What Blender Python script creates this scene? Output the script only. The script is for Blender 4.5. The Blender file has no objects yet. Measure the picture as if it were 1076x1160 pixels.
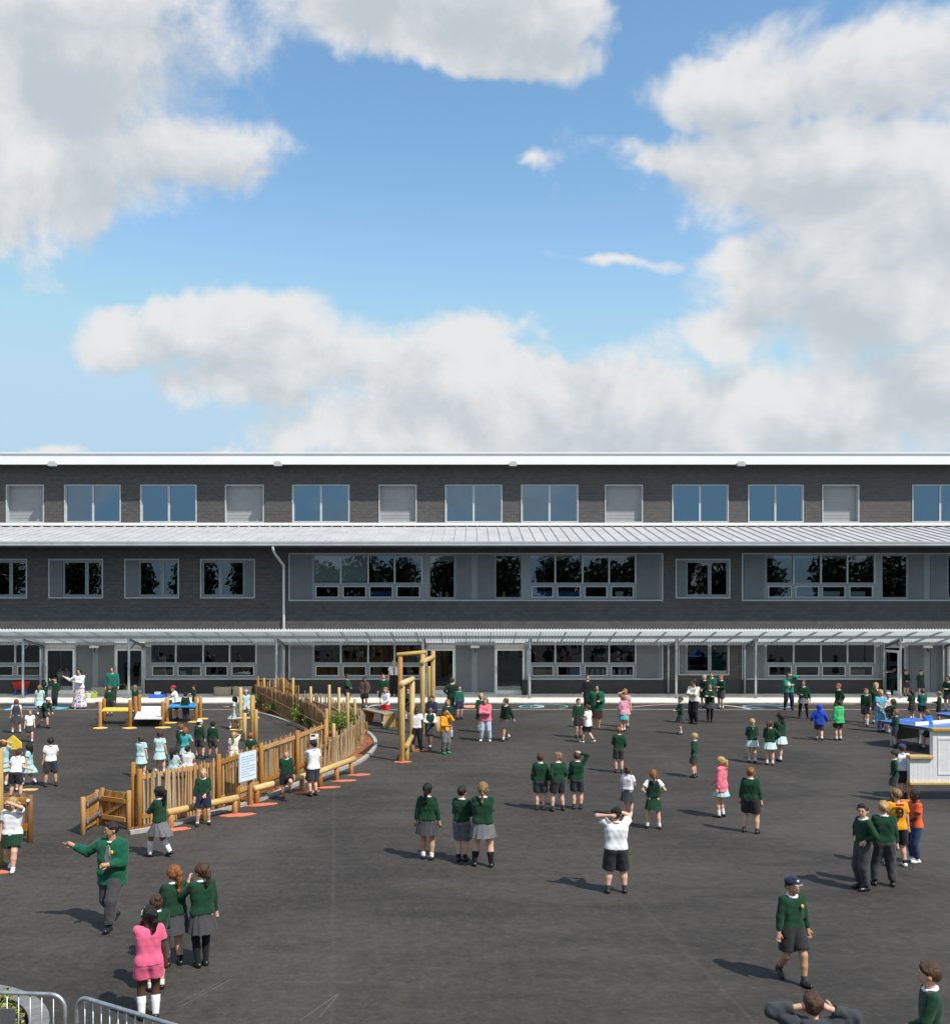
import bpy, math, random
import numpy as np
from mathutils import Vector, Matrix
R = math.radians
random.seed(7)
scene = bpy.context.scene
col = scene.collection

# ------------------------------------------------------------------ camera
FPX, CX, HY, CAMH = 1100.0, 536.0, 665.0, 5.0      # focal length in photo pixels, principal column, horizon row, eye height
cam_d = bpy.data.cameras.new("camera")
cam = bpy.data.objects.new("camera", cam_d); col.objects.link(cam)
cam.location = (0, 0, CAMH); cam.rotation_euler = (R(90), 0, 0)
cam_d.sensor_fit = 'HORIZONTAL'; cam_d.sensor_width = 36.0
cam_d.lens = FPX / 1076 * 36.0
cam_d.shift_x = (538 - CX) / 1076
cam_d.shift_y = (HY - 580) / 1076
cam_d.clip_start = 0.1; cam_d.clip_end = 3000
scene.camera = cam

def G(px, py, z=0.0):
    """photo pixel of a point at height z -> world x, y"""
    d = (CAMH - z) * FPX / (py - HY)
    return ((px - CX) * d / FPX, d)
def wx(px, Y): return (px - CX) * Y / FPX
def wz(py, Y): return CAMH + (HY - py) * Y / FPX

# ------------------------------------------------------------------ light
SUN_EL, SUN_AZ = R(52.3), R(49)                    # azimuth measured from straight behind the camera towards the right
sun_dir = Vector((math.sin(SUN_AZ) * math.cos(SUN_EL), -math.cos(SUN_AZ) * math.cos(SUN_EL), math.sin(SUN_EL)))
sun_d = bpy.data.lights.new("sun", 'SUN'); sun_d.energy = 5.0; sun_d.angle = R(0.53); sun_d.color = (1.0, 0.94, 0.86)
sun = bpy.data.objects.new("sun", sun_d); col.objects.link(sun)
sun.rotation_euler = (-sun_dir).to_track_quat('-Z', 'Y').to_euler(); sun.location = (20, -20, 40)

scene.view_settings.view_transform = 'Standard'; scene.view_settings.look = 'None'
scene.view_settings.gamma = 1.0; scene.view_settings.exposure = 0.12
scene.view_settings.use_curve_mapping = False
scene.render.engine = 'CYCLES'
scene.cycles.use_denoising = True
scene.cycles.max_bounces = 7; scene.cycles.diffuse_bounces = 3; scene.cycles.glossy_bounces = 3
scene.cycles.transparent_max_bounces = 8; scene.cycles.transmission_bounces = 4
scene.cycles.caustics_reflective = False; scene.cycles.caustics_refractive = False
scene.cycles.sample_clamp_indirect = 6.0

# ------------------------------------------------------------------ sky
world = bpy.data.worlds.new("World"); scene.world = world; world.use_nodes = True
WT = world.node_tree; WT.nodes.clear()
class N:
    """tiny node-expression helper"""
    def __init__(s, tree): s.t = tree
    def m(s, op, a, b=0.0, c=0.0, clamp=False):
        n = s.t.nodes.new('ShaderNodeMath'); n.operation = op; n.use_clamp = clamp
        for i, v in enumerate((a, b, c)):
            if hasattr(v, 'is_linked') or hasattr(v, 'links'): s.t.links.new(v, n.inputs[i])
            else: n.inputs[i].default_value = v
        return n.outputs[0]
    def ramp(s, v, lo, hi, o0=0.0, o1=1.0):
        n = s.t.nodes.new('ShaderNodeMapRange'); n.interpolation_type = 'SMOOTHSTEP'
        s.t.links.new(v, n.inputs[0])
        for i, q in enumerate((lo, hi, o0, o1)):
            if hasattr(q, 'links'): s.t.links.new(q, n.inputs[i + 1])
            else: n.inputs[i + 1].default_value = q
        return n.outputs[0]
    def noise(s, vec, scale, detail=6, rough=0.55, dist=0.0):
        n = s.t.nodes.new('ShaderNodeTexNoise'); s.t.links.new(vec, n.inputs['Vector'])
        n.inputs['Scale'].default_value = scale; n.inputs['Detail'].default_value = detail
        n.inputs['Roughness'].default_value = rough; n.inputs['Distortion'].default_value = dist
        return n
    def mix(s, f, a, b):
        n = s.t.nodes.new('ShaderNodeMix'); n.data_type = 'RGBA'
        for i, v in ((0, f), (6, a), (7, b)):
            if hasattr(v, 'links'): s.t.links.new(v, n.inputs[i])
            elif i == 0: n.inputs[0].default_value = v
            else: n.inputs[i].default_value = (*v, 1)
        return n.outputs[2]

def build_sky():
    n = N(WT)
    tc = WT.nodes.new('ShaderNodeTexCoord')
    nrm = WT.nodes.new('ShaderNodeVectorMath'); nrm.operation = 'NORMALIZE'; WT.links.new(tc.outputs['Generated'], nrm.inputs[0])
    D = nrm.outputs[0]
    sp = WT.nodes.new('ShaderNodeSeparateXYZ'); WT.links.new(D, sp.inputs[0])
    X, Y, Z = sp.outputs
    sky = WT.nodes.new('ShaderNodeTexSky'); sky.sky_type = 'NISHITA'; sky.sun_disc = False
    sky.sun_elevation = SUN_EL; sky.sun_rotation = math.pi - SUN_AZ
    sky.altitude = 60; sky.air_density = 1.15; sky.dust_density = 0.15; sky.ozone_density = 1.0
    # cumulus banks on the northern half of the sky (heading and height above the horizon as tangents)
    yy = n.m('MAXIMUM', Y, 0.05)
    u = n.m('DIVIDE', X, yy); v = n.m('DIVIDE', Z, yy)
    wn = n.noise(D, 5.0, 5, 0.55)
    ws = WT.nodes.new('ShaderNodeSeparateColor'); WT.links.new(wn.outputs['Color'], ws.inputs[0])
    u = n.m('MULTIPLY_ADD', n.m('SUBTRACT', ws.outputs[0], 0.5), 0.13, u)
    v = n.m('MULTIPLY_ADD', n.m('SUBTRACT', ws.outputs[1], 0.5), 0.13, v)
    blobs = [  # photo-pixel centre, half-width, half-height
        (60, 60, 225, 150), (60, 170, 175, 95), (190, 178, 120, 52), (-90, 120, 230, 190), (90, 228, 75, 42), (275, 205, 55, 22),
        (520, 5, 195, 76), (590, 62, 128, 44), (420, -20, 150, 62), (660, 10, 70, 50),
        (1010, 85, 210, 68), (850, 100, 120, 52), (930, 185, 230, 62), (790, 182, 100, 34), (1030, 240, 190, 110),
        (870, 318, 92, 50), (985, 335, 150, 85), (830, 360, 50, 26), (626, 196, 62, 25.5), (700, 303, 150, 17),
        (250, 380, 180, 42), (140, 382, 80, 36), (340, 418, 165, 48), (500, 430, 200, 58), (700, 452, 260, 64), (960, 462, 260, 74),
        (560, 492, 300, 42), (1060, 440, 150, 50), (60, 502, 120, 16), (240, 498, 70, 20), (1250, 250, 200, 220), (-200, 430, 160, 40), (1300, 470, 200, 60)]
    def field(u, v):
        best = None
        for bx_, by_, rx, ry in blobs:
            a = n.m('MULTIPLY_ADD', u, FPX / rx, -(bx_ - CX) / rx)
            b = n.m('MULTIPLY_ADD', v, FPX / ry, -(HY - by_) / ry)
            q = n.m('ADD', n.m('MULTIPLY', a, a), n.m('MULTIPLY', b, b))
            q = n.m('SUBTRACT', 0.40 if ry < 26 else 1.0, n.m('SQRT', q))
            best = q if best is None else n.m('SMOOTH_MAX', best, q, 0.12)
        return best
    f1 = field(u, v)
    f2 = field(u, n.m('ADD', v, 0.035))
    # generic broken cloud on the rest of the dome
    lowf = n.noise(D, 4.6, 4, 0.5).outputs['Fac']
    gen = n.m('ADD', n.m('MULTIPLY_ADD', lowf, 6.0, -3.05), n.ramp(Z, 0.02, 0.3, 0.2, 0.0))
    front = n.ramp(Y, 0.45, 0.72)
    def blend(f): return n.m('ADD', n.m('MULTIPLY', f, front), n.m('MULTIPLY', gen, n.m('SUBTRACT', 1.0, front)))
    f1 = blend(f1); f2 = blend(f2)
    fine = n.noise(D, 11.0, 9, 0.60, 0.25).outputs['Fac']
    off = WT.nodes.new('ShaderNodeVectorMath'); off.operation = 'ADD'; WT.links.new(D, off.inputs[0]); off.inputs[1].default_value = (0.022, -0.01, 0.028)
    fine2 = n.noise(off.outputs[0], 11.0, 5, 0.55, 0.25).outputs['Fac']
    big = n.noise(D, 4.2, 3, 0.5).outputs['Fac']
    d1 = n.m('MULTIPLY_ADD', n.m('SUBTRACT', fine, 0.5), 1.8, f1)
    d1 = n.m('MULTIPLY_ADD', n.m('SUBTRACT', big, 0.5), 0.5, d1)
    cover = n.ramp(d1, -0.16, n.ramp(big, 0.35, 0.65, 0.2, 0.5))
    # self-shading: cloud between the point and the light
    thick = n.m('MULTIPLY_ADD', n.m('SUBTRACT', fine2, fine), 1.3, n.m('MULTIPLY', f2, 0.5))
    thick = n.m('MULTIPLY_ADD', n.m('SUBTRACT', n.noise(off.outputs[0], 6.0, 4, 0.5).outputs['Fac'], 0.5), 0.9, thick)
    shade = n.ramp(thick, -0.15, 0.6)
    ccol = n.mix(shade, (5.6, 5.6, 5.6), (3.7, 4.05, 4.35))
    ccol = n.mix(n.ramp(Z, 0.0, 0.32, 0.12, 0.0), ccol, (4.8, 5.0, 5.2))
    hs = WT.nodes.new('ShaderNodeHueSaturation'); hs.inputs['Saturation'].default_value = 1.12; hs.inputs['Value'].default_value = 1.3; hs.inputs['Hue'].default_value = 0.492
    WT.links.new(sky.outputs[0], hs.inputs['Color'])
    lim = WT.nodes.new('ShaderNodeMix'); lim.data_type = 'RGBA'; lim.blend_type = 'DARKEN'; lim.inputs[0].default_value = 1.0
    WT.links.new(hs.outputs[0], lim.inputs[6]); lim.inputs[7].default_value = (3.6, 4.9, 6.0, 1)      # summer haze never outshines the clouds
    hz_ = n.mix(n.ramp(Z, 0.06, 0.42, 0.85, 0.0), lim.outputs[2], (3.2, 4.55, 5.7))                     # pale haze low on the dome, all the way round
    out = n.mix(n.m('MULTIPLY', cover, 0.97), hz_, ccol)
    bg = WT.nodes.new('ShaderNodeBackground'); bg.inputs[1].default_value = 0.135
    WT.links.new(out, bg.inputs[0])
    wo = WT.nodes.new('ShaderNodeOutputWorld'); WT.links.new(bg.outputs[0], wo.inputs[0])
build_sky()
world.cycles.sampling_method = 'MANUAL'; world.cycles.sample_map_resolution = 512
# ------------------------------------------------------------------ materials
MATS = {}
def new_mat(name):
    m = bpy.data.materials.new(name); m.use_nodes = True
    t = m.node_tree; t.nodes.clear()
    out = t.nodes.new('ShaderNodeOutputMaterial'); b = t.nodes.new('ShaderNodeBsdfPrincipled')
    t.links.new(b.outputs[0], out.inputs[0]); MATS[name] = m
    return m, t, b, N(t)
def coords(t, kind='Object'):
    tc = t.nodes.new('ShaderNodeTexCoord'); return tc.outputs[kind]
def mapping(t, vec, scale=(1, 1, 1), rot=(0, 0, 0)):
    mp = t.nodes.new('ShaderNodeMapping'); t.links.new(vec, mp.inputs[0])
    mp.inputs['Scale'].default_value = scale; mp.inputs['Rotation'].default_value = rot
    return mp.outputs[0]
def bump(t, b, h, strength=0.3, dist=0.01):
    bn = t.nodes.new('ShaderNodeBump'); bn.inputs['Strength'].default_value = strength; bn.inputs['Distance'].default_value = dist
    t.links.new(h, bn.inputs['Height']); t.links.new(bn.outputs[0], b.inputs['Normal'])
def plain(name, c, rough=0.6, metal=0.0, var=0.12, scale=8.0, bmp=0.0, spec=0.5, world=False):
    """painted / plastic / cloth-like surface with slight unevenness"""
    if name in MATS: return MATS[name]
    m, t, b, n = new_mat(name)
    v = coords(t)
    if world:
        g = t.nodes.new('ShaderNodeNewGeometry'); v = g.outputs['Position']
    f = n.noise(v, scale, 5, 0.6).outputs['Fac']
    c2 = tuple(min(1, x * (1 + var)) for x in c); c1 = tuple(x * (1 - var) for x in c)
    t.links.new(n.mix(n.ramp(f, 0.3, 0.7), c1, c2), b.inputs['Base Color'])
    b.inputs['Roughness'].default_value = rough; b.inputs['Metallic'].default_value = metal
    b.inputs['Specular IOR Level'].default_value = spec
    if bmp: bump(t, b, n.noise(v, scale * 6, 4, 0.6).outputs['Fac'], bmp, 0.004)
    return m
def wood(name, c, dark, scale=1.0, rough=0.7):
    m, t, b, n = new_mat(name)
    v = coords(t)
    oi = t.nodes.new('ShaderNodeObjectInfo')
    sh = t.nodes.new('ShaderNodeVectorMath'); sh.operation = 'ADD'; t.links.new(v, sh.inputs[0])
    cm = t.nodes.new('ShaderNodeCombineXYZ')
    for i in range(3): t.links.new(n.m('MULTIPLY', oi.outputs['Random'], 31.0 + 7 * i), cm.inputs[i])
    t.links.new(cm.outputs[0], sh.inputs[1])
    gv = mapping(t, sh.outputs[0], (22 * scale, 22 * scale, 1.6 * scale))
    g = n.noise(gv, 1.6, 5, 0.6, 0.6).outputs['Fac']
    big = n.noise(sh.outputs[0], 2.2, 3, 0.5).outputs['Fac']
    cc = n.mix(n.ramp(g, 0.33, 0.68), dark, c)
    cc = n.mix(n.ramp(big, 0.45, 0.75, 0.0, 0.35), cc, tuple(x * 0.75 for x in c))
    hs = t.nodes.new('ShaderNodeHueSaturation'); t.links.new(cc, hs.inputs['Color'])
    t.links.new(n.m('MULTIPLY_ADD', oi.outputs['Random'], 0.5, 0.75), hs.inputs['Value'])
    t.links.new(n.m('MULTIPLY_ADD', oi.outputs['Random'], -0.25, 1.1), hs.inputs['Saturation'])
    t.links.new(hs.outputs[0], b.inputs['Base Color']); b.inputs['Roughness'].default_value = rough
    bump(t, b, g, 0.35, 0.004)
    return m

wood('timber_pale', (0.54, 0.37, 0.125), (0.40, 0.25, 0.08))
wood('timber_orange', (0.46, 0.225, 0.05), (0.30, 0.135, 0.03))
wood('timber_brown', (0.30, 0.145, 0.055), (0.18, 0.085, 0.035))
wood('timber_grey', (0.38, 0.32, 0.24), (0.24, 0.18, 0.12))
wood('paling', (0.45, 0.265, 0.085), (0.28, 0.15, 0.05))
wood('brushwood', (0.36, 0.20, 0.085), (0.20, 0.105, 0.05))
wood('paling_grey', (0.50, 0.40, 0.25), (0.33, 0.24, 0.14))

def asphalt():
    m, t, b, n = new_mat('asphalt')
    g = t.nodes.new('ShaderNodeNewGeometry'); P = g.outputs['Position']
    big = n.noise(P, 0.16, 5, 0.6, 0.8).outputs['Fac']
    streak = n.noise(mapping(t, P, (0.45, 1.9, 1), (0, 0, R(14))), 1.0, 5, 0.65, 0.4).outputs['Fac']
    grain = n.noise(P, 95.0, 3, 0.7).outputs['Fac']
    mid = n.noise(P, 5.0, 6, 0.7).outputs['Fac']
    f = n.m('ADD', n.m('MULTIPLY', big, 0.95), n.m('MULTIPLY', streak, 0.42))
    f = n.m('ADD', f, n.m('MULTIPLY', mid, 0.53))
    c = n.mix(n.ramp(f, 0.72, 1.2), (0.0250, 0.0226, 0.0200), (0.064, 0.0570, 0.0495))
    c = n.mix(n.ramp(grain, 0.45, 0.8, 0.0, 0.55), c, (0.13, 0.122, 0.115))
    # pale scuffs dragged across the surface
    sc1 = n.noise(mapping(t, P, (0.5, 3.4, 1), (0, 0, R(-9))), 1.4, 6, 0.75, 1.2).outputs['Fac']
    c = n.mix(n.ramp(sc1, 0.60, 0.80, 0.0, 0.5), c, (0.17, 0.16, 0.15))
    mt = n.noise(P, 13.0, 5, 0.75, 0.5).outputs['Fac']
    c = n.mix(n.ramp(mt, 0.52, 0.74, 0.0, 0.42), c, (0.13, 0.117, 0.103)); c = n.mix(n.ramp(mt, 0.47, 0.28, 0.0, 0.5), c, (0.018, 0.017, 0.016))
    sc2 = n.noise(mapping(t, P, (1.3, 9.0, 1), (0, 0, R(22))), 1.2, 5, 0.7, 0.8).outputs['Fac']
    c = n.mix(n.ramp(sc2, 0.66, 0.78, 0.0, 0.4), c, (0.20, 0.19, 0.175))
    sp = n.noise(P, 3.1, 2, 0.5).outputs['Fac']
    c = n.mix(n.ramp(sp, 0.775, 0.80, 0.0, 0.5), c, (0.24, 0.22, 0.20))
    # straight paver joints between the laid strips
    sx = t.nodes.new('ShaderNodeSeparateXYZ'); t.links.new(mapping(t, P, (1, 1, 1), (0, 0, R(-8))), sx.inputs[0])
    ph = n.m('PINGPONG', n.m('ADD', sx.outputs[0], n.m('MULTIPLY', mid, 0.12)), 2.4)
    c = n.mix(n.ramp(ph, 0.0, 0.05, 0.22, 0.0), c, (0.085, 0.08, 0.075))
    t.links.new(c, b.inputs['Base Color'])
    t.links.new(n.ramp(mid, 0.3, 0.7, 0.60, 0.80), b.inputs['Roughness'])
    b.inputs['Specular IOR Level'].default_value = 0.24
    bump(t, b, n.m('ADD', grain, n.m('MULTIPLY', mid, 0.6)), 0.6, 0.006)
asphalt()

def paving():
    m, t, b, n = new_mat('paving')
    g = t.nodes.new('ShaderNodeNewGeometry'); P = g.outputs['Position']
    f = n.noise(P, 1.3, 6, 0.65).outputs['Fac']
    c = n.mix(n.ramp(f, 0.35, 0.7), (0.66, 0.60, 0.52), (0.80, 0.755, 0.68))
    c = n.mix(n.ramp(n.noise(P, 26, 4, 0.7).outputs['Fac'], 0.5, 0.85, 0.0, 0.3), c, (0.50, 0.45, 0.39))
    t.links.new(c, b.inputs['Base Color']); b.inputs['Roughness'].default_value = 0.8
    bump(t, b, n.noise(P, 40, 3, 0.6).outputs['Fac'], 0.3, 0.004)
paving()
plain('paving_board', (0.17, 0.175, 0.17), 0.8, var=0.15, scale=6, bmp=0.3)
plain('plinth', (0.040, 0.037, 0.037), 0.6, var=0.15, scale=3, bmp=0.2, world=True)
plain('scuff', (0.11, 0.105, 0.10), 0.8, var=0.3, scale=15, world=True)
plain('kerb', (0.34, 0.33, 0.31), 0.8, var=0.2, scale=5, bmp=0.3, world=True)
plain('channel', (0.22, 0.215, 0.21), 0.8, var=0.2, scale=3, bmp=0.3, world=True)

def slates():
    """small-format dark cladding slates laid in courses"""
    m, t, b, n = new_mat('slate')
    g = t.nodes.new('ShaderNodeNewGeometry'); P = g.outputs['Position']
    sp = t.nodes.new('ShaderNodeSeparateXYZ'); t.links.new(P, sp.inputs[0])
    cm = t.nodes.new('ShaderNodeCombineXYZ'); t.links.new(n.m('ADD', sp.outputs[0], sp.outputs[1]), cm.inputs[0]); t.links.new(sp.outputs[2], cm.inputs[1])
    br = t.nodes.new('ShaderNodeTexBrick'); t.links.new(cm.outputs[0], br.inputs['Vector'])
    br.inputs['Scale'].default_value = 1.0; br.inputs['Brick Width'].default_value = 0.30; br.inputs['Row Height'].default_value = 0.155
    br.inputs['Mortar Size'].default_value = 0.010; br.inputs['Mortar Smooth'].default_value = 0.2; br.inputs['Bias'].default_value = 0.0
    br.inputs['Color1'].default_value = (0.068, 0.063, 0.062, 1); br.inputs['Color2'].default_value = (0.082, 0.075, 0.072, 1)
    br.inputs['Mortar'].default_value = (0.048, 0.045, 0.044, 1)
    big = n.noise(P, 0.6, 5, 0.6).outputs['Fac']
    c = n.mix(n.ramp(big, 0.35, 0.7, 0.0, 0.5), br.outputs['Color'], (0.090, 0.083, 0.080))
    hs = t.nodes.new('ShaderNodeHueSaturation'); t.links.new(c, hs.inputs['Color'])
    t.links.new(n.ramp(n.noise(mapping(t, P, (3.3, 3.3, 6.5)), 1.0, 1, 0.5).outputs['Fac'], 0.2, 0.8, 0.86, 1.14), hs.inputs['Value'])
    t.links.new(hs.outputs[0], b.inputs['Base Color']); b.inputs['Roughness'].default_value = 0.55
    # each course tilts out at its foot
    fr = n.m('FRACT', n.m('DIVIDE', sp.outputs[2], 0.155))
    hgt = n.m('ADD', n.m('MULTIPLY', n.m('SUBTRACT', 1.0, fr), 0.7), n.m('MULTIPLY', br.outputs['Fac'], -0.5))
    bump(t, b, hgt, 0.55, 0.012)
slates()

plain('fascia_white', (0.86, 0.865, 0.87), 0.35, var=0.02, scale=0.7, world=True)
plain('frame_grey', (0.235, 0.26, 0.275), 0.45, var=0.04, scale=2, world=True)
plain('frame_light', (0.46, 0.49, 0.50), 0.4, var=0.04, scale=2, world=True)
plain('panel_grey', (0.165, 0.18, 0.19), 0.5, var=0.06, scale=2, world=True)
plain('shutter_grey', (0.31, 0.315, 0.325), 0.5, var=0.05, scale=2, world=True)
plain('soffit', (0.16, 0.16, 0.165), 0.7, var=0.05, scale=2, world=True)
plain('zinc', (0.49, 0.50, 0.515), 0.5, metal=0.15, var=0.10, scale=0.9, world=True)
plain('steel', (0.46, 0.50, 0.53), 0.38, metal=0.55, var=0.08, scale=6)
plain('steel_dark', (0.13, 0.14, 0.15), 0.45, metal=0.4, var=0.08, scale=6)
plain('galvanised', (0.42, 0.45, 0.47), 0.42, metal=0.75, var=0.18, scale=14)
plain('white_plastic', (0.80, 0.80, 0.79), 0.4, var=0.03)
plain('door_white', (0.82, 0.82, 0.81), 0.4, var=0.03)
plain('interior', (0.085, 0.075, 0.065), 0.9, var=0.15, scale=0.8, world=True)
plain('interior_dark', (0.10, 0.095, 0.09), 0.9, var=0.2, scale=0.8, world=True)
plain('blind', (0.74, 0.80, 0.78), 0.8, var=0.05)
plain('black_plastic', (0.02, 0.02, 0.022), 0.5, var=0.1)
plain('crate_blue', (0.03, 0.10, 0.42), 0.45)
plain('crate_white', (0.62, 0.70, 0.76), 0.5)
plain('toy_red', (0.55, 0.02, 0.02), 0.4)
plain('toy_blue', (0.02, 0.12, 0.55), 0.4)
plain('toy_yellow', (0.75, 0.52, 0.03), 0.45)
plain('toy_lime', (0.45, 0.62, 0.05), 0.45)
plain('card_brown', (0.46, 0.34, 0.18), 0.8)
plain('deck_yellow', (0.80, 0.58, 0.06), 0.45)
plain('deck_white', (0.70, 0.70, 0.71), 0.5, var=0.06)
plain('deck_blue', (0.03, 0.28, 0.66), 0.45)
plain('rubber_coral', (0.60, 0.165, 0.085), 0.85, var=0.15, scale=20, bmp=0.4, world=True)
plain('rubber_yellow', (0.74, 0.50, 0.12), 0.85, var=0.15, scale=20, bmp=0.4, world=True)
plain('paint_white', (0.66, 0.65, 0.63), 0.7, var=0.25, scale=9, world=True)
plain('paint_teal', (0.12, 0.52, 0.50), 0.7, var=0.2, scale=9, world=True)
plain('paint_blue', (0.16, 0.42, 0.66), 0.7, var=0.2, scale=9, world=True)
plain('paint_cyan', (0.08, 0.50, 0.72), 0.7, var=0.2, scale=9, world=True)
plain('paint_pink', (0.62, 0.36, 0.46), 0.7, var=0.2, scale=9, world=True)
plain('paint_orange', (0.60, 0.30, 0.17), 0.7, var=0.25, scale=9, world=True)
plain('sack', (0.40, 0.355, 0.26), 0.95, var=0.2, scale=25, bmp=0.5)
plain('soil', (0.06, 0.04, 0.028), 0.95, var=0.4, scale=12, bmp=0.8)
plain('mulch', (0.27, 0.10, 0.045), 0.95, var=0.55, scale=40, bmp=0.9, world=True)
plain('table_blue', (0.035, 0.14, 0.50), 0.35, var=0.05, scale=2)
plain('sign_blue', (0.60, 0.72, 0.82), 0.45, var=0.04)
plain('ink_grey', (0.34, 0.42, 0.50), 0.7)
plain('ink_black', (0.015, 0.015, 0.015), 0.7)
plain('leaf_green', (0.085, 0.16, 0.022), 0.55, var=0.5, scale=3)
plain('leaf_light', (0.19, 0.27, 0.035), 0.55, var=0.4, scale=3)
plain('leaf_dark', (0.035, 0.065, 0.018), 0.6, var=0.5, scale=1.0, world=True)
plain('bark', (0.10, 0.075, 0.05), 0.9, var=0.3)

def glass(name, refl, tint, trans, rough=0.0):
    m = bpy.data.materials.new(name); m.use_nodes = True; MATS[name] = m
    t = m.node_tree; t.nodes.clear(); n = N(t)
    out = t.nodes.new('ShaderNodeOutputMaterial')
    tr = t.nodes.new('ShaderNodeBsdfTransparent'); tr.inputs[0].default_value = (*trans, 1)
    gl = t.nodes.new('ShaderNodeBsdfGlossy'); gl.inputs[0].default_value = (*tint, 1); gl.inputs[1].default_value = rough
    # slight waviness of the toughened panes
    g = t.nodes.new('ShaderNodeNewGeometry')
    bn = t.nodes.new('ShaderNodeBump'); bn.inputs['Strength'].default_value = 0.05; bn.inputs['Distance'].default_value = 0.02
    t.links.new(n.noise(g.outputs['Position'], 1.7, 2, 0.5).outputs['Fac'], bn.inputs['Height']); t.links.new(bn.outputs[0], gl.inputs['Normal'])
    fr = t.nodes.new('ShaderNodeFresnel'); fr.inputs[0].default_value = 1.5
    f = n.m('ADD', fr.outputs[0], refl, clamp=True)
    mx = t.nodes.new('ShaderNodeMixShader'); t.links.new(f, mx.inputs[0]); t.links.new(tr.outputs[0], mx.inputs[1]); t.links.new(gl.outputs[0], mx.inputs[2])
    t.links.new(mx.outputs[0], out.inputs[0])
glass('glass_solar', 0.24, (0.50, 0.72, 0.92), (0.22, 0.29, 0.32))
glass('glass_clear', 0.035, (0.80, 0.90, 1.0), (0.76, 0.80, 0.80))

def sheet():
    m = bpy.data.materials.new('polycarbonate'); m.use_nodes = True; MATS['polycarbonate'] = m
    t = m.node_tree; t.nodes.clear(); n = N(t)
    out = t.nodes.new('ShaderNodeOutputMaterial')
    tl = t.nodes.new('ShaderNodeBsdfTranslucent'); tl.inputs[0].default_value = (0.52, 0.57, 0.59, 1)
    df = t.nodes.new('ShaderNodeBsdfDiffuse'); df.inputs[0].default_value = (0.44, 0.50, 0.54, 1)
    tr = t.nodes.new('ShaderNodeBsdfTransparent'); tr.inputs[0].default_value = (0.85, 0.9, 0.92, 1)
    a = t.nodes.new('ShaderNodeMixShader'); a.inputs[0].default_value = 0.36; t.links.new(tl.outputs[0], a.inputs[1]); t.links.new(df.outputs[0], a.inputs[2])
    b = t.nodes.new('ShaderNodeMixShader'); b.inputs[0].default_value = 0.09; t.links.new(a.outputs[0], b.inputs[1]); t.links.new(tr.outputs[0], b.inputs[2])
    t.links.new(b.outputs[0], out.inputs[0])
sheet()

def leaf_mat(name, c, c2):
    m, t, b, n = new_mat(name)
    g = t.nodes.new('ShaderNodeNewGeometry')
    f = g.outputs['Random Per Island']
    t.links.new(n.mix(f, c, c2), b.inputs['Base Color']); b.inputs['Roughness'].default_value = 0.5
    b.inputs['Subsurface Weight'].default_value = 0.0
    b.inputs['Transmission Weight'].default_value = 0.0
leaf_mat('leaves', (0.05, 0.105, 0.016), (0.20, 0.27, 0.04))
leaf_mat('leaves_moss', (0.14, 0.17, 0.012), (0.26, 0.27, 0.03))
leaf_mat('leaves_far', (0.018, 0.04, 0.010), (0.06, 0.09, 0.022))
leaf_mat('chips', (0.10, 0.035, 0.016), (0.42, 0.19, 0.085))
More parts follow.
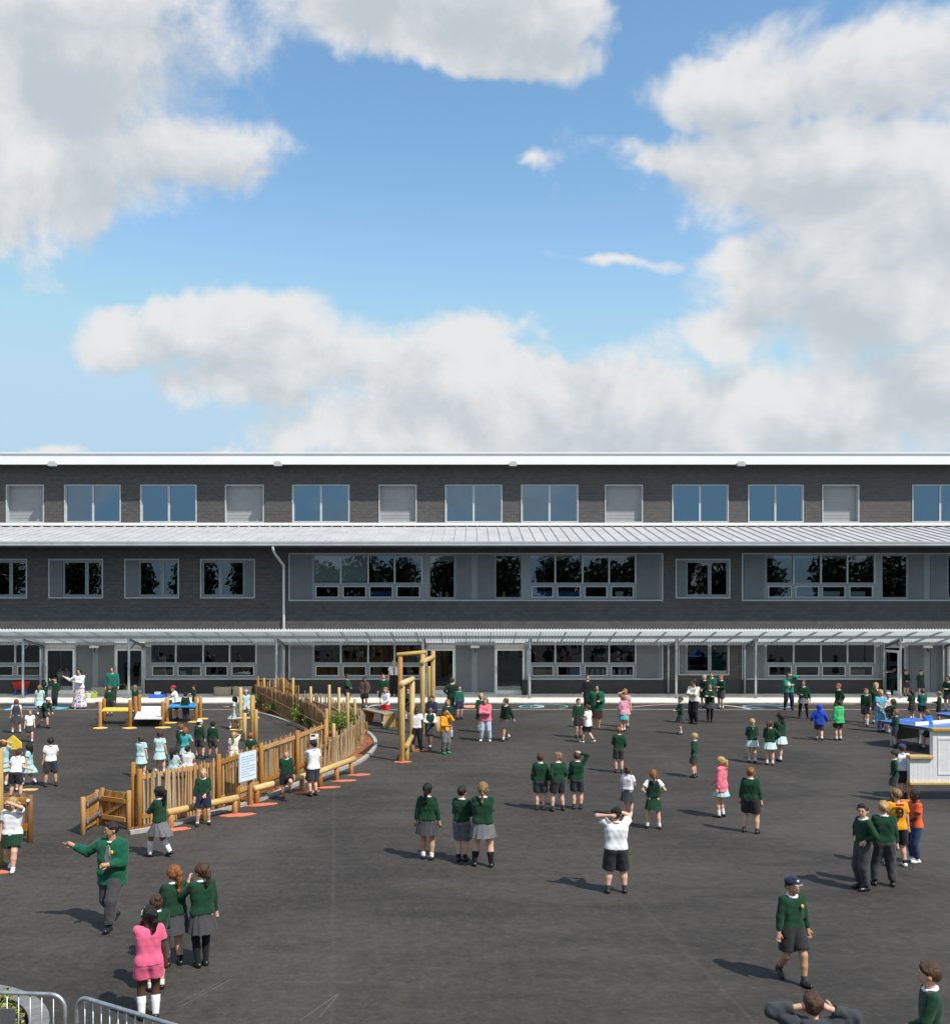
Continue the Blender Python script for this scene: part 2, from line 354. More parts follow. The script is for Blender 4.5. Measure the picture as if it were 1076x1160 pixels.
# ------------------------------------------------------------------ mesh helpers
class MB:
    """collects shapes; build() links them as one mesh object"""
    def __init__(s): s.v = []; s.f = []; s.mi = []; s.cur = 0
    def add(s, vs, fs):
        o = len(s.v); s.v += [tuple(v) for v in vs]; s.f += [tuple(o + i for i in f) for f in fs]; s.mi += [s.cur] * len(fs); return s
    def box(s, x0, x1, y0, y1, z0, z1):
        vs = [(x, y, z) for x in (x0, x1) for y in (y0, y1) for z in (z0, z1)]
        return s.add(vs, [(0, 1, 3, 2), (4, 6, 7, 5), (0, 4, 5, 1), (2, 3, 7, 6), (0, 2, 6, 4), (1, 5, 7, 3)])
    def beam(s, p0, p1, w, h, up=(0, 0, 1)):
        p0, p1 = Vector(p0), Vector(p1); d = (p1 - p0).normalized(); u = Vector(up)
        if abs(d.dot(u)) > 0.98: u = Vector((0, 1, 0))
        a = d.cross(u).normalized(); b = a.cross(d).normalized()
        vs = [p + a * i * w / 2 + b * j * h / 2 for p in (p0, p1) for i, j in ((-1, -1), (1, -1), (1, 1), (-1, 1))]
        return s.add(vs, [(3, 2, 1, 0), (4, 5, 6, 7), (0, 1, 5, 4), (1, 2, 6, 5), (2, 3, 7, 6), (3, 0, 4, 7)])
    def tube(s, pts, rad, n=8, caps=True):
        pts = [Vector(p) for p in pts]
        if not isinstance(rad, (list, tuple)): rad = [rad] * len(pts)
        vs, fs = [], []; a = None
        for i, p in enumerate(pts):
            d = (pts[min(i + 1, len(pts) - 1)] - pts[max(i - 1, 0)]).normalized()
            if a is None: a = d.orthogonal().normalized()
            a = (a - d * a.dot(d)).normalized(); b = d.cross(a)
            vs += [p + (a * math.cos(2 * math.pi * k / n) + b * math.sin(2 * math.pi * k / n)) * rad[i] for k in range(n)]
        for i in range(len(pts) - 1):
            fs += [(i * n + k, i * n + (k + 1) % n, (i + 1) * n + (k + 1) % n, (i + 1) * n + k) for k in range(n)]
        if caps: fs += [tuple(range(n - 1, -1, -1)), tuple((len(pts) - 1) * n + k for k in range(n))]
        return s.add(vs, fs)
    def lathe(s, prof, n=16, c=(0, 0, 0), sx=1.0, sy=1.0):
        vs = [(c[0] + r * math.cos(2 * math.pi * k / n) * sx, c[1] + r * math.sin(2 * math.pi * k / n) * sy, c[2] + z) for r, z in prof for k in range(n)]
        fs = [(i * n + k, i * n + (k + 1) % n, (i + 1) * n + (k + 1) % n, (i + 1) * n + k) for i in range(len(prof) - 1) for k in range(n)]
        fs += [tuple(range(n - 1, -1, -1)), tuple((len(prof) - 1) * n + k for k in range(n))]
        return s.add(vs, fs)
    def prism(s, poly, z0, z1):
        n = len(poly)
        vs = [(x, y, z0) for x, y in poly] + [(x, y, z1) for x, y in poly]
        return s.add(vs, [tuple(range(n - 1, -1, -1)), tuple(range(n, 2 * n))] + [(k, (k + 1) % n, n + (k + 1) % n, n + k) for k in range(n)])
    def mesh(s, name, mats, smooth=False):
        me = bpy.data.meshes.new(name); me.from_pydata(s.v, [], s.f)
        for m in (mats if isinstance(mats, (list, tuple)) else [mats]): me.materials.append(MATS[m] if isinstance(m, str) else m)
        if s.mi and max(s.mi) > 0: me.polygons.foreach_set('material_index', s.mi)
        if smooth: me.polygons.foreach_set('use_smooth', [True] * len(me.polygons))
        me.update(); return me
    def build(s, name, mats, parent=None, smooth=False, loc=(0, 0, 0)):
        return link(name, s.mesh(name, mats, smooth), parent, loc)
def link(name, data, parent=None, loc=(0, 0, 0), rot=None):
    o = bpy.data.objects.new(name, data); col.objects.link(o); o.location = loc
    if rot: o.rotation_euler = rot
    if parent: o.parent = parent
    return o
def tag(o, label=None, cat=None, group=None, kind=None):
    if label: o['label'] = label
    if cat: o['category'] = cat
    if group: o['group'] = group
    if kind: o['kind'] = kind
    return o
def thing(name, label, cat, loc=(0, 0, 0), rz=0.0, group=None):
    o = bpy.data.objects.new(name, None); col.objects.link(o); o.location = loc; o.rotation_euler = (0, 0, rz)
    o.empty_display_size = 0.2
    return tag(o, label, cat, group)
def bevel(o, w=0.008, seg=2):
    m = o.modifiers.new('bevel', 'BEVEL'); m.width = w; m.segments = seg; m.limit_method = 'ANGLE'; m.angle_limit = R(35); return o
def path_pts(pts, step):
    """points every step metres along a smooth line through pts (x, y)"""
    P = [np.array(p, float) for p in pts]; P = [2 * P[0] - P[1]] + P + [2 * P[-1] - P[-2]]; out = []
    for i in range(1, len(P) - 2):
        for t in np.linspace(0, 1, 40, endpoint=False):
            a, b, c, d = P[i - 1:i + 3]
            out.append(0.5 * (2 * b + (c - a) * t + (2 * a - 5 * b + 4 * c - d) * t * t + (3 * b - a - 3 * c + d) * t ** 3))
    out.append(P[-2]); out = np.array(out)
    L = np.concatenate([[0], np.cumsum(np.linalg.norm(np.diff(out, axis=0), axis=1))])
    s = np.arange(0, L[-1] + 1e-6, step)
    return [(float(np.interp(q, L, out[:, 0])), float(np.interp(q, L, out[:, 1]))) for q in s]
# ------------------------------------------------------------------ ground
WY, UY = 45.0, 49.4                       # lower facade plane, set-back top-storey plane
BX0, BX1 = -31.0, 33.0
g = MB(); g.add([(-700, -400, 0), (700, -400, 0), (700, 1000, 0), (-700, 1000, 0)], [(0, 1, 2, 3)])
ground = tag(g.build('ground', 'asphalt'), 'dark asphalt school playground with pale scuff marks', kind='structure')
pv = MB()
pv.box(BX0, BX1, 41.62, WY + 0.3, 0.0, 0.05)
tag(pv.build('paving', 'paving'), 'pale concrete paving strip under the canopy', kind='structure')
kb = MB(); kb.box(BX0, BX1, 41.5, 41.62, 0.0, 0.056)
tag(bevel(kb.build('kerb', 'kerb'), 0.012), 'flush kerb edging the pale paving', kind='structure')
ch = MB(); ch.box(BX0, BX1, 39.5, 39.66, -0.02, 0.004)
tag(ch.build('drainage_channel', 'channel'), 'straight grey drainage channel across the playground', kind='structure')

# ------------------------------------------------------------------ school building
school = thing('school_building', 'long three-storey school clad in dark slates with a white roof fascia', 'building', (0, WY, 0))
school_inv = Matrix.Translation((0, -WY, 0))
def spart(mb, name, mat, parent=school, smooth=False):
    o = mb.build(name, mat, None, smooth); o.parent = parent
    o.matrix_parent_inverse = Matrix.Translation((0, -WY, 0)) if parent is school else Matrix.Identity(4)
    if parent is not school: o.matrix_parent_inverse = Matrix.Identity(4)
    return o
def holes(x0, x1, z0, z1, rects, y, t, mb=None):
    """slab in the x-z plane, front face at y, with rectangular holes"""
    mb = mb or MB()
    xs = sorted({x0, x1, *[q for r in rects for q in r[:2] if x0 < q < x1]}); zs = sorted({z0, z1, *[q for r in rects for q in r[2:] if z0 < q < z1]})
    solid = np.ones((len(xs) - 1, len(zs) - 1), bool)
    for i in range(len(xs) - 1):
        for j in range(len(zs) - 1):
            cx, cz = (xs[i] + xs[i + 1]) / 2, (zs[j] + zs[j + 1]) / 2
            if any(r[0] < cx < r[1] and r[2] < cz < r[3] for r in rects): solid[i, j] = False
    S = lambda i, j: 0 <= i < solid.shape[0] and 0 <= j < solid.shape[1] and solid[i, j]
    for i in range(solid.shape[0]):
        j = 0
        while j < solid.shape[1]:
            if not solid[i, j]: j += 1; continue
            a, b, c, d = xs[i], xs[i + 1], zs[j], zs[j + 1]
            mb.add([(a, y, c), (b, y, c), (b, y, d), (a, y, d)], [(0, 1, 2, 3)])
            mb.add([(a, y + t, c), (b, y + t, c), (b, y + t, d), (a, y + t, d)], [(3, 2, 1, 0)])
            if not S(i - 1, j): mb.add([(a, y, c), (a, y, d), (a, y + t, d), (a, y + t, c)], [(0, 1, 2, 3)])
            if not S(i + 1, j): mb.add([(b, y, c), (b, y + t, c), (b, y + t, d), (b, y, d)], [(0, 1, 2, 3)])
            if not S(i, j - 1): mb.add([(a, y, c), (a, y + t, c), (b, y + t, c), (b, y, c)], [(0, 1, 2, 3)])
            if not S(i, j + 1): mb.add([(a, y, d), (b, y, d), (b, y + t, d), (a, y + t, d)], [(0, 1, 2, 3)])
            j += 1
    return mb
X = lambda p: wx(p, WY); Zw = lambda p: wz(p, WY)
XU = lambda p: wx(p, UY); ZU = lambda p: wz(p, UY)
def pane(x0, x1, z0, z1, y, parent, mat):
    m = MB(); m.box(x0 - 0.012, x1 + 0.012, y, y + 0.012, z0 - 0.012, z1 + 0.012); return m.build('pane', mat, parent)
def ribbed(x0, x1, z0, z1, y, parent, mat='panel_grey', name='panel', pitch=0.085, horizontal=False):
    m = MB(); m.box(x0, x1, y, y + 0.03, z0, z1)
    n = int(((z1 - z0) if horizontal else (x1 - x0)) / pitch)
    for k in range(n):
        if horizontal:
            a = z0 + (k + 0.5) * (z1 - z0) / n; m.box(x0 + 0.005, x1 - 0.005, y - 0.010, y - 0.0005, a - pitch * 0.42, a + pitch * 0.34)
        else:
            a = x0 + (k + 0.5) * (x1 - x0) / n; m.box(a - pitch * 0.3, a + pitch * 0.3, y - 0.012, y - 0.0005, z0 + 0.01, z1 - 0.01)
    return m.build(name, mat, parent)
WINDOWS = []
def strip(x0, x1, zt, zb, items, doors=(), name='window', Y=WY):
    """glazed band: light border, grey infill board, panes and louvred panels"""
    inv = []
    for kind, a, b, *_ in items:
        if kind == 'bay': inv += [(X(a), X(b), Zw(_[1]), Zw(_[0])), (X(a) + 0.09, X(b) - 0.09, Zw(_[3]), Zw(_[2]))]
        elif kind == 'tall': inv += [(X(a), X(b), Zw(_[1]), Zw(_[0]))]
    root = MB()
    bw = 0.055
    holes(x0 + bw, x1 - bw, zb + bw, zt - bw, inv, Y + 0.045, 0.05, root)
    fr = spart(root, name, 'frame_grey')
    bd = MB()
    bd.box(x0, x0 + bw, Y - 0.035, Y + 0.10, zb, zt); bd.box(x1 - bw, x1, Y - 0.035, Y + 0.10, zb, zt)
    bd.box(x0 + bw, x1 - bw, Y - 0.035, Y + 0.10, zt - bw, zt); bd.box(x0 + bw, x1 - bw, Y - 0.06, Y + 0.10, zb, zb + bw)
    bd.build('border', 'frame_light', fr)
    for r in inv: pane(*r, Y + 0.07, fr, 'glass_clear')
    prev = None
    for kind, a, b, *_ in items:
        if kind == 'panel': ribbed(X(a), X(b), zb + 0.10, zt - 0.10, Y + 0.02, fr)
        if kind == 'bay':
            m = MB(); m.box(X(b) + 0.005, X(b) + 0.075, Y + 0.0, Y + 0.042, Zw(_[1]) - 0.05, Zw(_[0]) + 0.02)
            m.build('mullion', 'frame_light', fr)
            s = MB(); zz0, zz1 = Zw(_[3]), Zw(_[2]); xa, xb = X(a) + 0.09, X(b) - 0.09
            for q in ((xa - .045, xa, zz0 - .045, zz1 + .045), (xb, xb + .045, zz0 - .045, zz1 + .045), (xa, xb, zz0 - .045, zz0), (xa, xb, zz1, zz1 + .045)):
                s.box(q[0], q[1], Y + 0.012, Y + 0.043, q[2], q[3])
            s.build('casement', 'frame_light', fr)
    return fr
def bays(o, up, lo): return [('bay', o + a, o + b, *up, *lo) for a, b in ((29, 58), (60, 89), (90, 119), (121, 150))]
def band(o, up, lo, tall, gf):
    it = [('panel', o + 3, o + 26)] + bays(o, up, lo)
    if not gf: it += [('tall', o + 160, o + 187, *tall)]
    it += [('panel', o + 190, o + 207), ('panel', o + 214, o + 233)]
    if not gf: it += [('tall', o + 235, o + 263, *tall)]
    it += [('bay', o + a, o + b, *up, *lo) for a, b in ((274, 301), (303, 332), (334, 362), (364, 392))]
    return it + [('panel', o + 395, o + 419)]
GU, GL = (724, 750.5), (755.5, 765)
FU, FL = (629.5, 660), (665, 676)
openings = []
# first floor
z1t, z1b = Zw(626.5), Zw(681)
for o in (327, 840):
    x0, x1 = X(o), X(o + 424); openings.append((x0, x1, z1b, z1t))
    WINDOWS.append(strip(x0, x1, z1t, z1b, band(o, FU, FL, (630, 676.5), False)))
zst, zsb = Zw(633), Zw(678)
for o, flip in ((55, 0), (141, 0), (227, 1), (765, 2), (-31, 0)):
    w = 62; x0, x1 = X(o), X(o + w); openings.append((x0, x1, zsb, zst))
    its = {0: [('panel', o + 3, o + 16), ('tall', o + 18, o + 41, 637.5, 673.5), ('tall', o + 45, o + 59.5, 637.5, 673.5)],
           1: [('tall', o + 4, o + 20.5, 637.5, 673.5), ('tall', o + 24.5, o + 48, 637.5, 673.5), ('panel', o + 50, o + 60)],
           2: [('panel', o + 3, o + 12), ('tall', o + 14, o + 37, 637.5, 673.5), ('tall', o + 41, o + 58, 637.5, 673.5)]}[flip]
    strip(x0, x1, zst, zsb, its)
# ground floor
zgt, zgb = 2.62, Zw(770)
def door(a, b, parent_name='door', ajar=0.0):
    x0, x1 = X(a), X(b)
    m = MB(); w = 0.09; zt = Zw(734.5)
    m.box(x0, x0 + w, -0.05, 0.02, 0.05, zt); m.box(x1 - w, x1, -0.05, 0.02, 0.05, zt); m.box(x0 + w, x1 - w, -0.05, 0.02, zt - 0.11, zt)
    m.box(x0 + w, x1 - w, -0.05, 0.02, 0.05, 0.22)
    d = m.build('door', 'door_white', school)
    p = MB(); p.box(x0 + w - .005, x1 - w + .005, -0.01, 0.002, 0.215, zt - 0.105); p.build('pane', 'glass_clear', d)
    h = MB(); h.tube([(x0 + w * .5, -0.05, 1.02), (x0 + w * .5, -0.12, 1.02), (x0 + w * .5, -0.12, 1.32), (x0 + w * .5, -0.05, 1.32)], 0.016, 6); h.build('handle', 'steel', d)
    return d
for o in (-103, 327, 840):
    x0, x1 = X(o), X(o + 424); openings.append((x0, x1, zgb, zgt))
    da, db = (X(o + 155), X(o + 188)), (X(o + 234), X(o + 267))
    if o == 840: da = (X(1000), X(1024)); db = (X(1074), X(1107))
    openings += [(da[0], da[1], 0.0, zgb + 0.01), (db[0], db[1], 0.0, zgb + 0.01)]
    # glazed band split round the two doors
    it = band(o, GU, GL, None, True)
    strip(x0, da[0], zgt, zgb, [i for i in it if X(i[2]) < da[0]])
    strip(da[1], db[0], zgt, 0.06, [i for i in it if X(i[1]) > da[1] and X(i[2]) < db[0]])
    strip(db[1], x1, zgt, zgb, [i for i in it if X(i[1]) > db[1]])
    openings.append((da[1], db[0], 0.0, zgb + 0.01))
    for k, q in enumerate((da, db)):
        pa = q[0] / WY * FPX + CX; pb = q[1] / WY * FPX + CX
        if not (o == 840 and k == 0): door(pa, pb)
        m = MB(); m.box(q[0], q[1], -0.04, 0.06, Zw(734), zgt); m.build('shutter_box', 'door_white', school)
o = 765; openings.append((X(768), X(826), Zw(765), zgt))
strip(X(768), X(826), zgt, Zw(765), [('panel', 770, 777), ('tall', 779, 802, 724, 760), ('tall', 806, 823.5, 724, 760)])
# door leaf standing open at the right-hand entrance
dl = MB()
for q in ((0, .09, 0.03, 2.05), (.78, .87, 0.03, 2.05), (.09, .78, 1.94, 2.05), (.09, .78, 0.03, 0.2)): dl.box(q[0], q[1], -.025, .025, q[2], q[3])
od = dl.build('door', 'door_white', school); od.location = (X(1002), 0.0, 0.05); od.rotation_euler = (0, 0, R(-68))
p = MB(); p.box(.085, .785, -.006, .006, .195, 1.945); p.build('pane', 'glass_clear', od)

wall = spart(holes(BX0, BX1, 0.70, 6.95, openings, WY, 0.22), 'wall', 'slate')
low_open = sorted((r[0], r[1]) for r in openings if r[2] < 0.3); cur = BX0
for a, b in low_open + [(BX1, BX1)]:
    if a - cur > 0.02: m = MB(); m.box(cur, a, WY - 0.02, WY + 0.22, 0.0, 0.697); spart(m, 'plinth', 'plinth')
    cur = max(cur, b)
# top storey
uop = []
zt, zb = ZU(549), ZU(592)
dbl = [(73, 137), (159, 223), (331, 396), (504, 569), (590, 655), (761, 825), (847, 910), (-99, -35), (1033, 1098)]
sht = [(7, 50), (255, 299), (429, 472), (685, 728), (931, 973), (1119, 1162)]
for a, b in dbl:
    x0, x1 = XU(a), XU(b); uop.append((x0, x1, zb, zt))
    m = MB(); w = 0.05; mid = (x0 + x1) / 2
    for q in ((x0, x0 + w, zb, zt), (x1 - w, x1, zb, zt), (x0 + w, x1 - w, zt - w, zt), (x0 + w, x1 - w, zb, zb + w * 1.4)): m.box(q[0], q[1], UY - 0.04, UY + 0.14, q[2], q[3])
    m.box(mid - 0.05, mid + 0.05, UY + 0.05, UY + 0.14, zb + w * 1.4, zt - w)
    for q in ((x0 + w, x0 + w + .05), (x1 - w - .05, x1 - w)): m.box(q[0], q[1], UY + 0.06, UY + 0.14, zb + w * 1.4, zt - w)
    f = spart(m, 'window', 'frame_light')
    for q in ((x0 + w + .05, mid - .05), (mid + .05, x1 - w - .05)): pane(q[0], q[1], zb + w * 1.4, zt - w, UY + 0.10, f, 'glass_solar')
for a, b in sht:
    x0, x1 = XU(a), XU(b); uop.append((x0, x1, zb, zt)); m = MB(); w = 0.05
    for q in ((x0, x0 + w, zb, zt), (x1 - w, x1, zb, zt), (x0 + w, x1 - w, zt - w, zt), (x0 + w, x1 - w, zb, zb + w)): m.box(q[0], q[1], UY - 0.04, UY + 0.30, q[2], q[3])
    f = spart(m, 'window', 'frame_light')
    ribbed(x0 + w, x1 - w, zb + w, zt - w, UY + 0.26, f, 'shutter_grey', 'shutter', 0.16, True)
spart(holes(BX0, BX1, 8.0, 11.3, uop, UY, 0.3), 'wall', 'slate')
# side, rear walls and flat roof
m = MB()
m.box(BX0 - 0.01, BX0 + 0.25, WY + 0.23, 60, 0, 6.9); m.box(BX1 - 0.25, BX1 + 0.01, WY + 0.23, 60, 0, 6.9)
m.box(BX0 - 0.01, BX0 + 0.25, UY + 0.31, 60, 6.9, 11.3); m.box(BX1 - 0.25, BX1 + 0.01, UY + 0.31, 60, 6.9, 11.3); m.box(BX0 + .25, BX1 - .25, 59.8, 60, 0, 11.3)
spart(m, 'wall', 'slate')
m = MB(); m.box(BX0 - 0.9, BX1 + 0.9, 48.62, 60.6, 11.32, 11.62); spart(m, 'roof', 'fascia_white')
m = MB(); m.box(BX0 - 0.95, BX1 + 0.95, 48.50, 48.62, 11.13, 11.66); fas = spart(m, 'fascia', 'fascia_white')
m = MB(); m.box(BX0 - 0.96, BX1 + 0.96, 48.44, 48.70, 11.662, 11.72); spart(m, 'roof_edge_trim', 'fascia_white')
m = MB(); m.box(BX0 - 0.9, BX1 + 0.9, 48.621, UY + 0.3, 11.26, 11.318); spart(m, 'soffit', 'soffit')
for p in (60, 315, 581, 839):
    m = MB(); x = wx(p, 48.45); m.box(x - .19, x + .19, 48.28, 48.498, 11.03, 11.20); m.box(x - .14, x + .14, 48.30, 48.44, 11.202, 11.26)
    spart(m, 'rainwater_outlet', 'frame_light')
# lean-to standing-seam roof over the lower storeys
EY, EZ, RZ = 43.4, 7.00, 8.06
m = MB(); m.add([(BX0 - .5, EY, EZ), (BX1 + .5, EY, EZ), (BX1 + .5, UY, RZ), (BX0 - .5, UY, RZ), (BX0 - .5, EY, EZ - .06), (BX1 + .5, EY, EZ - .06), (BX1 + .5, UY, RZ - .06), (BX0 - .5, UY, RZ - .06)],
              [(0, 1, 2, 3), (7, 6, 5, 4), (0, 4, 5, 1), (1, 5, 6, 2), (3, 7, 4, 0)])
lean = spart(m, 'lower_roof', 'zinc')
sm = MB(); sm.beam((0, EY + .02, EZ + .022), (0, UY - .02, RZ + .022), 0.03, 0.05); seam = sm.mesh('seam', 'zinc')
x = BX0 - .3
while x < BX1 + .4: link('seam', seam, lean, (x, 0, 0)); x += 0.525
m = MB(); m.box(BX0 - .5, BX1 + .5, UY - .12, UY - .003, RZ + .06, RZ + .20); spart(m, 'flashing', 'fascia_white')
m = MB(); m.box(BX0 - .5, BX1 + .5, EY - .14, EY - .005, EZ - .15, EZ + .02); m.box(BX0 - .5, BX1 + .5, EY - .155, EY - .14, EZ - .03, EZ + .035); spart(m, 'gutter', 'zinc')
m = MB(); m.box(BX0 - .5, BX1 + .5, EY, WY - .003, EZ - .16, EZ - .10); spart(m, 'soffit', 'soffit')
m = MB(); x = X(318)
m.tube([(x - .02, EY - .05, EZ - .12), (x - .02, EY - .05, EZ - .3), (x + .02, EY + .2, EZ - .5), (X(322), WY - .12, EZ - 1.0), (X(322), WY - .10, EZ - 1.3), (X(322), WY - .10, 0.1)], 0.062, 10)
spart(m, 'downpipe', 'white_plastic', smooth=True)
# rooms behind the glass
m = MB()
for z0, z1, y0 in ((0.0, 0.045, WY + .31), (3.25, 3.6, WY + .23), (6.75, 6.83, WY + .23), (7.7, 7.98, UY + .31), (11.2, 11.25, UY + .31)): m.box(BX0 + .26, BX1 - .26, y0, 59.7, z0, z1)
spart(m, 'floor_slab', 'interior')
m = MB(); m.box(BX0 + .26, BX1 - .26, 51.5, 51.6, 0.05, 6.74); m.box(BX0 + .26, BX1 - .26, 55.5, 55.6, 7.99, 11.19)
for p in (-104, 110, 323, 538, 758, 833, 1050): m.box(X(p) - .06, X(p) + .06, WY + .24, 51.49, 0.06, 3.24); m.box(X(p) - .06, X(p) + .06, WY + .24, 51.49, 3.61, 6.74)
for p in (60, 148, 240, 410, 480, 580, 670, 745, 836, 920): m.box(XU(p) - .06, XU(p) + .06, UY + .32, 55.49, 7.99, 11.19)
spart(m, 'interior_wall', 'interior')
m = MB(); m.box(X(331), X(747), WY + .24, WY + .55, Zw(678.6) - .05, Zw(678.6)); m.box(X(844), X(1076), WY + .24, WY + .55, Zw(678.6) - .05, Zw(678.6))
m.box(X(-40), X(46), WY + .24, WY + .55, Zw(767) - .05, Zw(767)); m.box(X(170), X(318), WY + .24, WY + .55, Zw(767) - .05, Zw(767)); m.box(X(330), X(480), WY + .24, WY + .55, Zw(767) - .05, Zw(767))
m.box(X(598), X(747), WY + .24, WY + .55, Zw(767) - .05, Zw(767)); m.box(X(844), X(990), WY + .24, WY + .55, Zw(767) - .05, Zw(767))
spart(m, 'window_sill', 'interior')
# half-drawn blinds
m = MB(); m.box(X(356), X(415), WY + .105, WY + .115, Zw(659), Zw(628)); spart(m, 'blind', 'blind')
m = MB(); m.box(X(869), X(984), WY + .14, WY + .15, Zw(632.5), Zw(628)); spart(m, 'blind', 'blind')
m = MB(); m.box(X(600), X(719), WY + .14, WY + .15, Zw(632), Zw(628)); spart(m, 'blind', 'blind')
m = MB(); m.box(X(488), X(513), WY + .14, WY + .15, Zw(636), Zw(628)); spart(m, 'blind', 'blind')
for p in (109, 538, 1048):
    m = MB(); x = X(p)
    m.box(x - .05, x + .05, -.10, -.001, 2.18, 2.30); m.beam((x, -.10, 2.22), (x + .02, -.30, 2.02), 0.05, 0.05)
    l = m.build('floodlight', 'black_plastic', school); h = MB(); h.beam((x - .2, -.24, 2.24), (x + .2, -.24, 2.24), .14, .10); h.build('lamp_head', 'white_plastic', l)

# ------------------------------------------------------------------ canopy
canopy = thing('entrance_canopy', 'long translucent corrugated canopy on slim grey posts along the ground floor', 'canopy', (0, 43.1, 0))
CY0, CZ0, CY1, CZ1 = 41.9, 3.16, 44.93, 2.46
def CZ(y): return CZ0 + (CZ1 - CZ0) * (y - CY0) / (CY1 - CY0)
def cpart(mb, name, mat, smooth=False):
    o = mb.build(name, mat, None, smooth); o.parent = canopy; o.matrix_parent_inverse = Matrix.Translation((0, -43.1, 0)); return o
xs = np.arange(BX0, BX1, 0.135 / 6)
vs = []; A = 0.028
for x in xs:
    w = A * math.cos(2 * math.pi * x / 0.135)
    vs += [(x, CY0, CZ0 + w), (x, CY1, CZ1 + w)]
m = MB(); m.add(vs, [(2 * i, 2 * i + 2, 2 * i + 3, 2 * i + 1) for i in range(len(xs) - 1)]); cpart(m, 'roof_sheet', 'polycarbonate', True)
vs = []
for x in xs:
    w = A * math.cos(2 * math.pi * x / 0.135)
    vs += [(x, CY0 - .006, CZ0 + w + .014), (x, CY0 - .006, CZ0 - 0.075), (x, CY0 - .05, CZ0 + w + .016)]
m = MB(); m.add(vs, [(3 * i, 3 * i + 1, 3 * i + 4, 3 * i + 3) for i in range(len(xs) - 1)]); m.box(BX0, BX1, CY0 + .0, CY0 + .04, CZ0 - .10, CZ0 - .05); cpart(m, 'edge_flashing', 'fascia_white')
m = MB(); m.box(BX0, BX1, 43.06, 43.15, CZ(43.1) - .18, CZ(43.1) - .05); cpart(m, 'purlin', 'steel')
m = MB(); m.box(BX0, BX1, 44.80, 44.90, CZ(44.85) - .16, CZ(44.85) - .05); cpart(m, 'purlin', 'steel')
rm = MB(); rm.beam((0, CY0 + .05, CZ0 - .075), (0, CY1 - .15, CZ(CY1 - .15) - .075), 0.045, 0.07); rmesh = rm.mesh('rafter', 'steel')
x = BX0 + .3
while x < BX1: link('rafter', rmesh, canopy, (x, -43.1, 0)); x += 1.085
pm = MB(); pm.tube([(0, 0, 0.04), (0, 0, CZ(43.1) - .19)], 0.052, 12); pm.box(-.1, .1, -.1, .1, .05, .065); pmesh = pm.mesh('post', 'steel', True)
qm = MB(); qm.tube([(0, 0, 0.04), (0, 0, CZ(44.85) - .16)], 0.052, 12); qmesh = qm.mesh('post', 'steel', True)
bm_ = MB(); bm_.beam((0, -.02, CZ(43.1) - .24), (0, 1.78, CZ(44.85) - .22), 0.05, 0.11); bm_.beam((0, .02, CZ(43.1) - .62), (0, .55, CZ(43.7) - .30), .04, .05); bmesh_ = bm_.mesh('bracket', 'steel_dark')
for p in (-140, 26, 146, 313, 479, 600, 766, 856, 1020, 1090):
    x = wx(p, 43.1)
    link('post', pmesh, canopy, (x, 0, 0)); link('post', qmesh, canopy, (x, 1.75, 0)); link('bracket', bmesh_, canopy, (x + .075, 0, 0))
# small downpipe beside the end of the first glazed band
# ------------------------------------------------------------------ ground paint
def ring(name, px, py, rx, w, mat, a0=0, a1=360, ry=None, z=0.005):
    cx, cy = G(px, py); ry = ry or rx; m = MB(); n = max(8, int((a1 - a0) / 7)); vs = []
    for k in range(n + 1):
        a = R(a0 + (a1 - a0) * k / n)
        for q in (-w / 2, w / 2): vs.append((cx + (rx + q) * math.cos(a), cy + (ry + q) * math.sin(a), z))
    m.add(vs, [(2 * k, 2 * k + 1, 2 * k + 3, 2 * k + 2) for k in range(n)]); return m.build(name, mat, ground)
def dot(px, py, rx, ry, mat, z=0.005):
    cx, cy = G(px, py); m = MB(); m.add([(cx + rx * math.cos(2 * math.pi * k / 24), cy + ry * math.sin(2 * math.pi * k / 24), z) for k in range(24)], [tuple(range(24))]); return m.build('painted_spot', mat, ground)
ring('painted_ring', 600, 800.6, .42, .09, 'paint_teal'); ring('painted_ring', 604, 800.6, .42, .09, 'paint_white', -90, 90, z=0.009)
ring('painted_ring', 622, 800.6, .75, .07, 'paint_teal', -60, 60); ring('painted_ring', 622, 800.6, .75, .07, 'paint_blue', 60, 180)
dot(533, 800.5, .40, .45, 'paint_orange'); dot(71, 802, .25, .42, 'paint_cyan'); dot(12, 803.6, .20, .35, 'paint_cyan'); dot(45, 801.3, 1.0, .14, 'paint_blue')
def line(pts, w, mat, name='painted_line', z=0.005):
    P = [G(*p) for p in pts]; m = MB(); vs = []
    for i, p in enumerate(P):
        a, b = Vector(P[max(i - 1, 0)]), Vector(P[min(i + 1, len(P) - 1)]); d = (b - a).normalized(); nrm = Vector((-d.y, d.x)) * w / 2
        vs += [(p[0] + nrm.x, p[1] + nrm.y, z), (p[0] - nrm.x, p[1] - nrm.y, z)]
    m.add(vs, [(2 * i, 2 * i + 1, 2 * i + 3, 2 * i + 2) for i in range(len(P) - 1)]); return m.build(name, mat, ground)
line([(712, 801.5), (726, 800), (742, 798.9), (757, 798.2), (772, 797.9)], .10, 'paint_pink')
line([(820, 799.2), (830, 800.2), (842, 802), (850, 803.6)], .12, 'paint_white')
ring('painted_ring', 868, 800.6, .95, .10, 'paint_blue', 0, 360, .55)
line([(884, 797.9), (920, 797.9), (968, 798)], .10, 'paint_orange')
line([(416, 803), (418, 800.5), (425, 799.2), (436, 798.9)], .12, 'paint_white'); line([(420, 799), (434, 798.2)], .12, 'paint_pink')
for a in (((200, 1138), (252, 1112)), ((205, 1141), (262, 1110)), ((340, 1157), (384, 1126)), ((362, 1153), (383, 1128))): line(a, .014, 'scuff', 'chalk_scratch', 0.004)

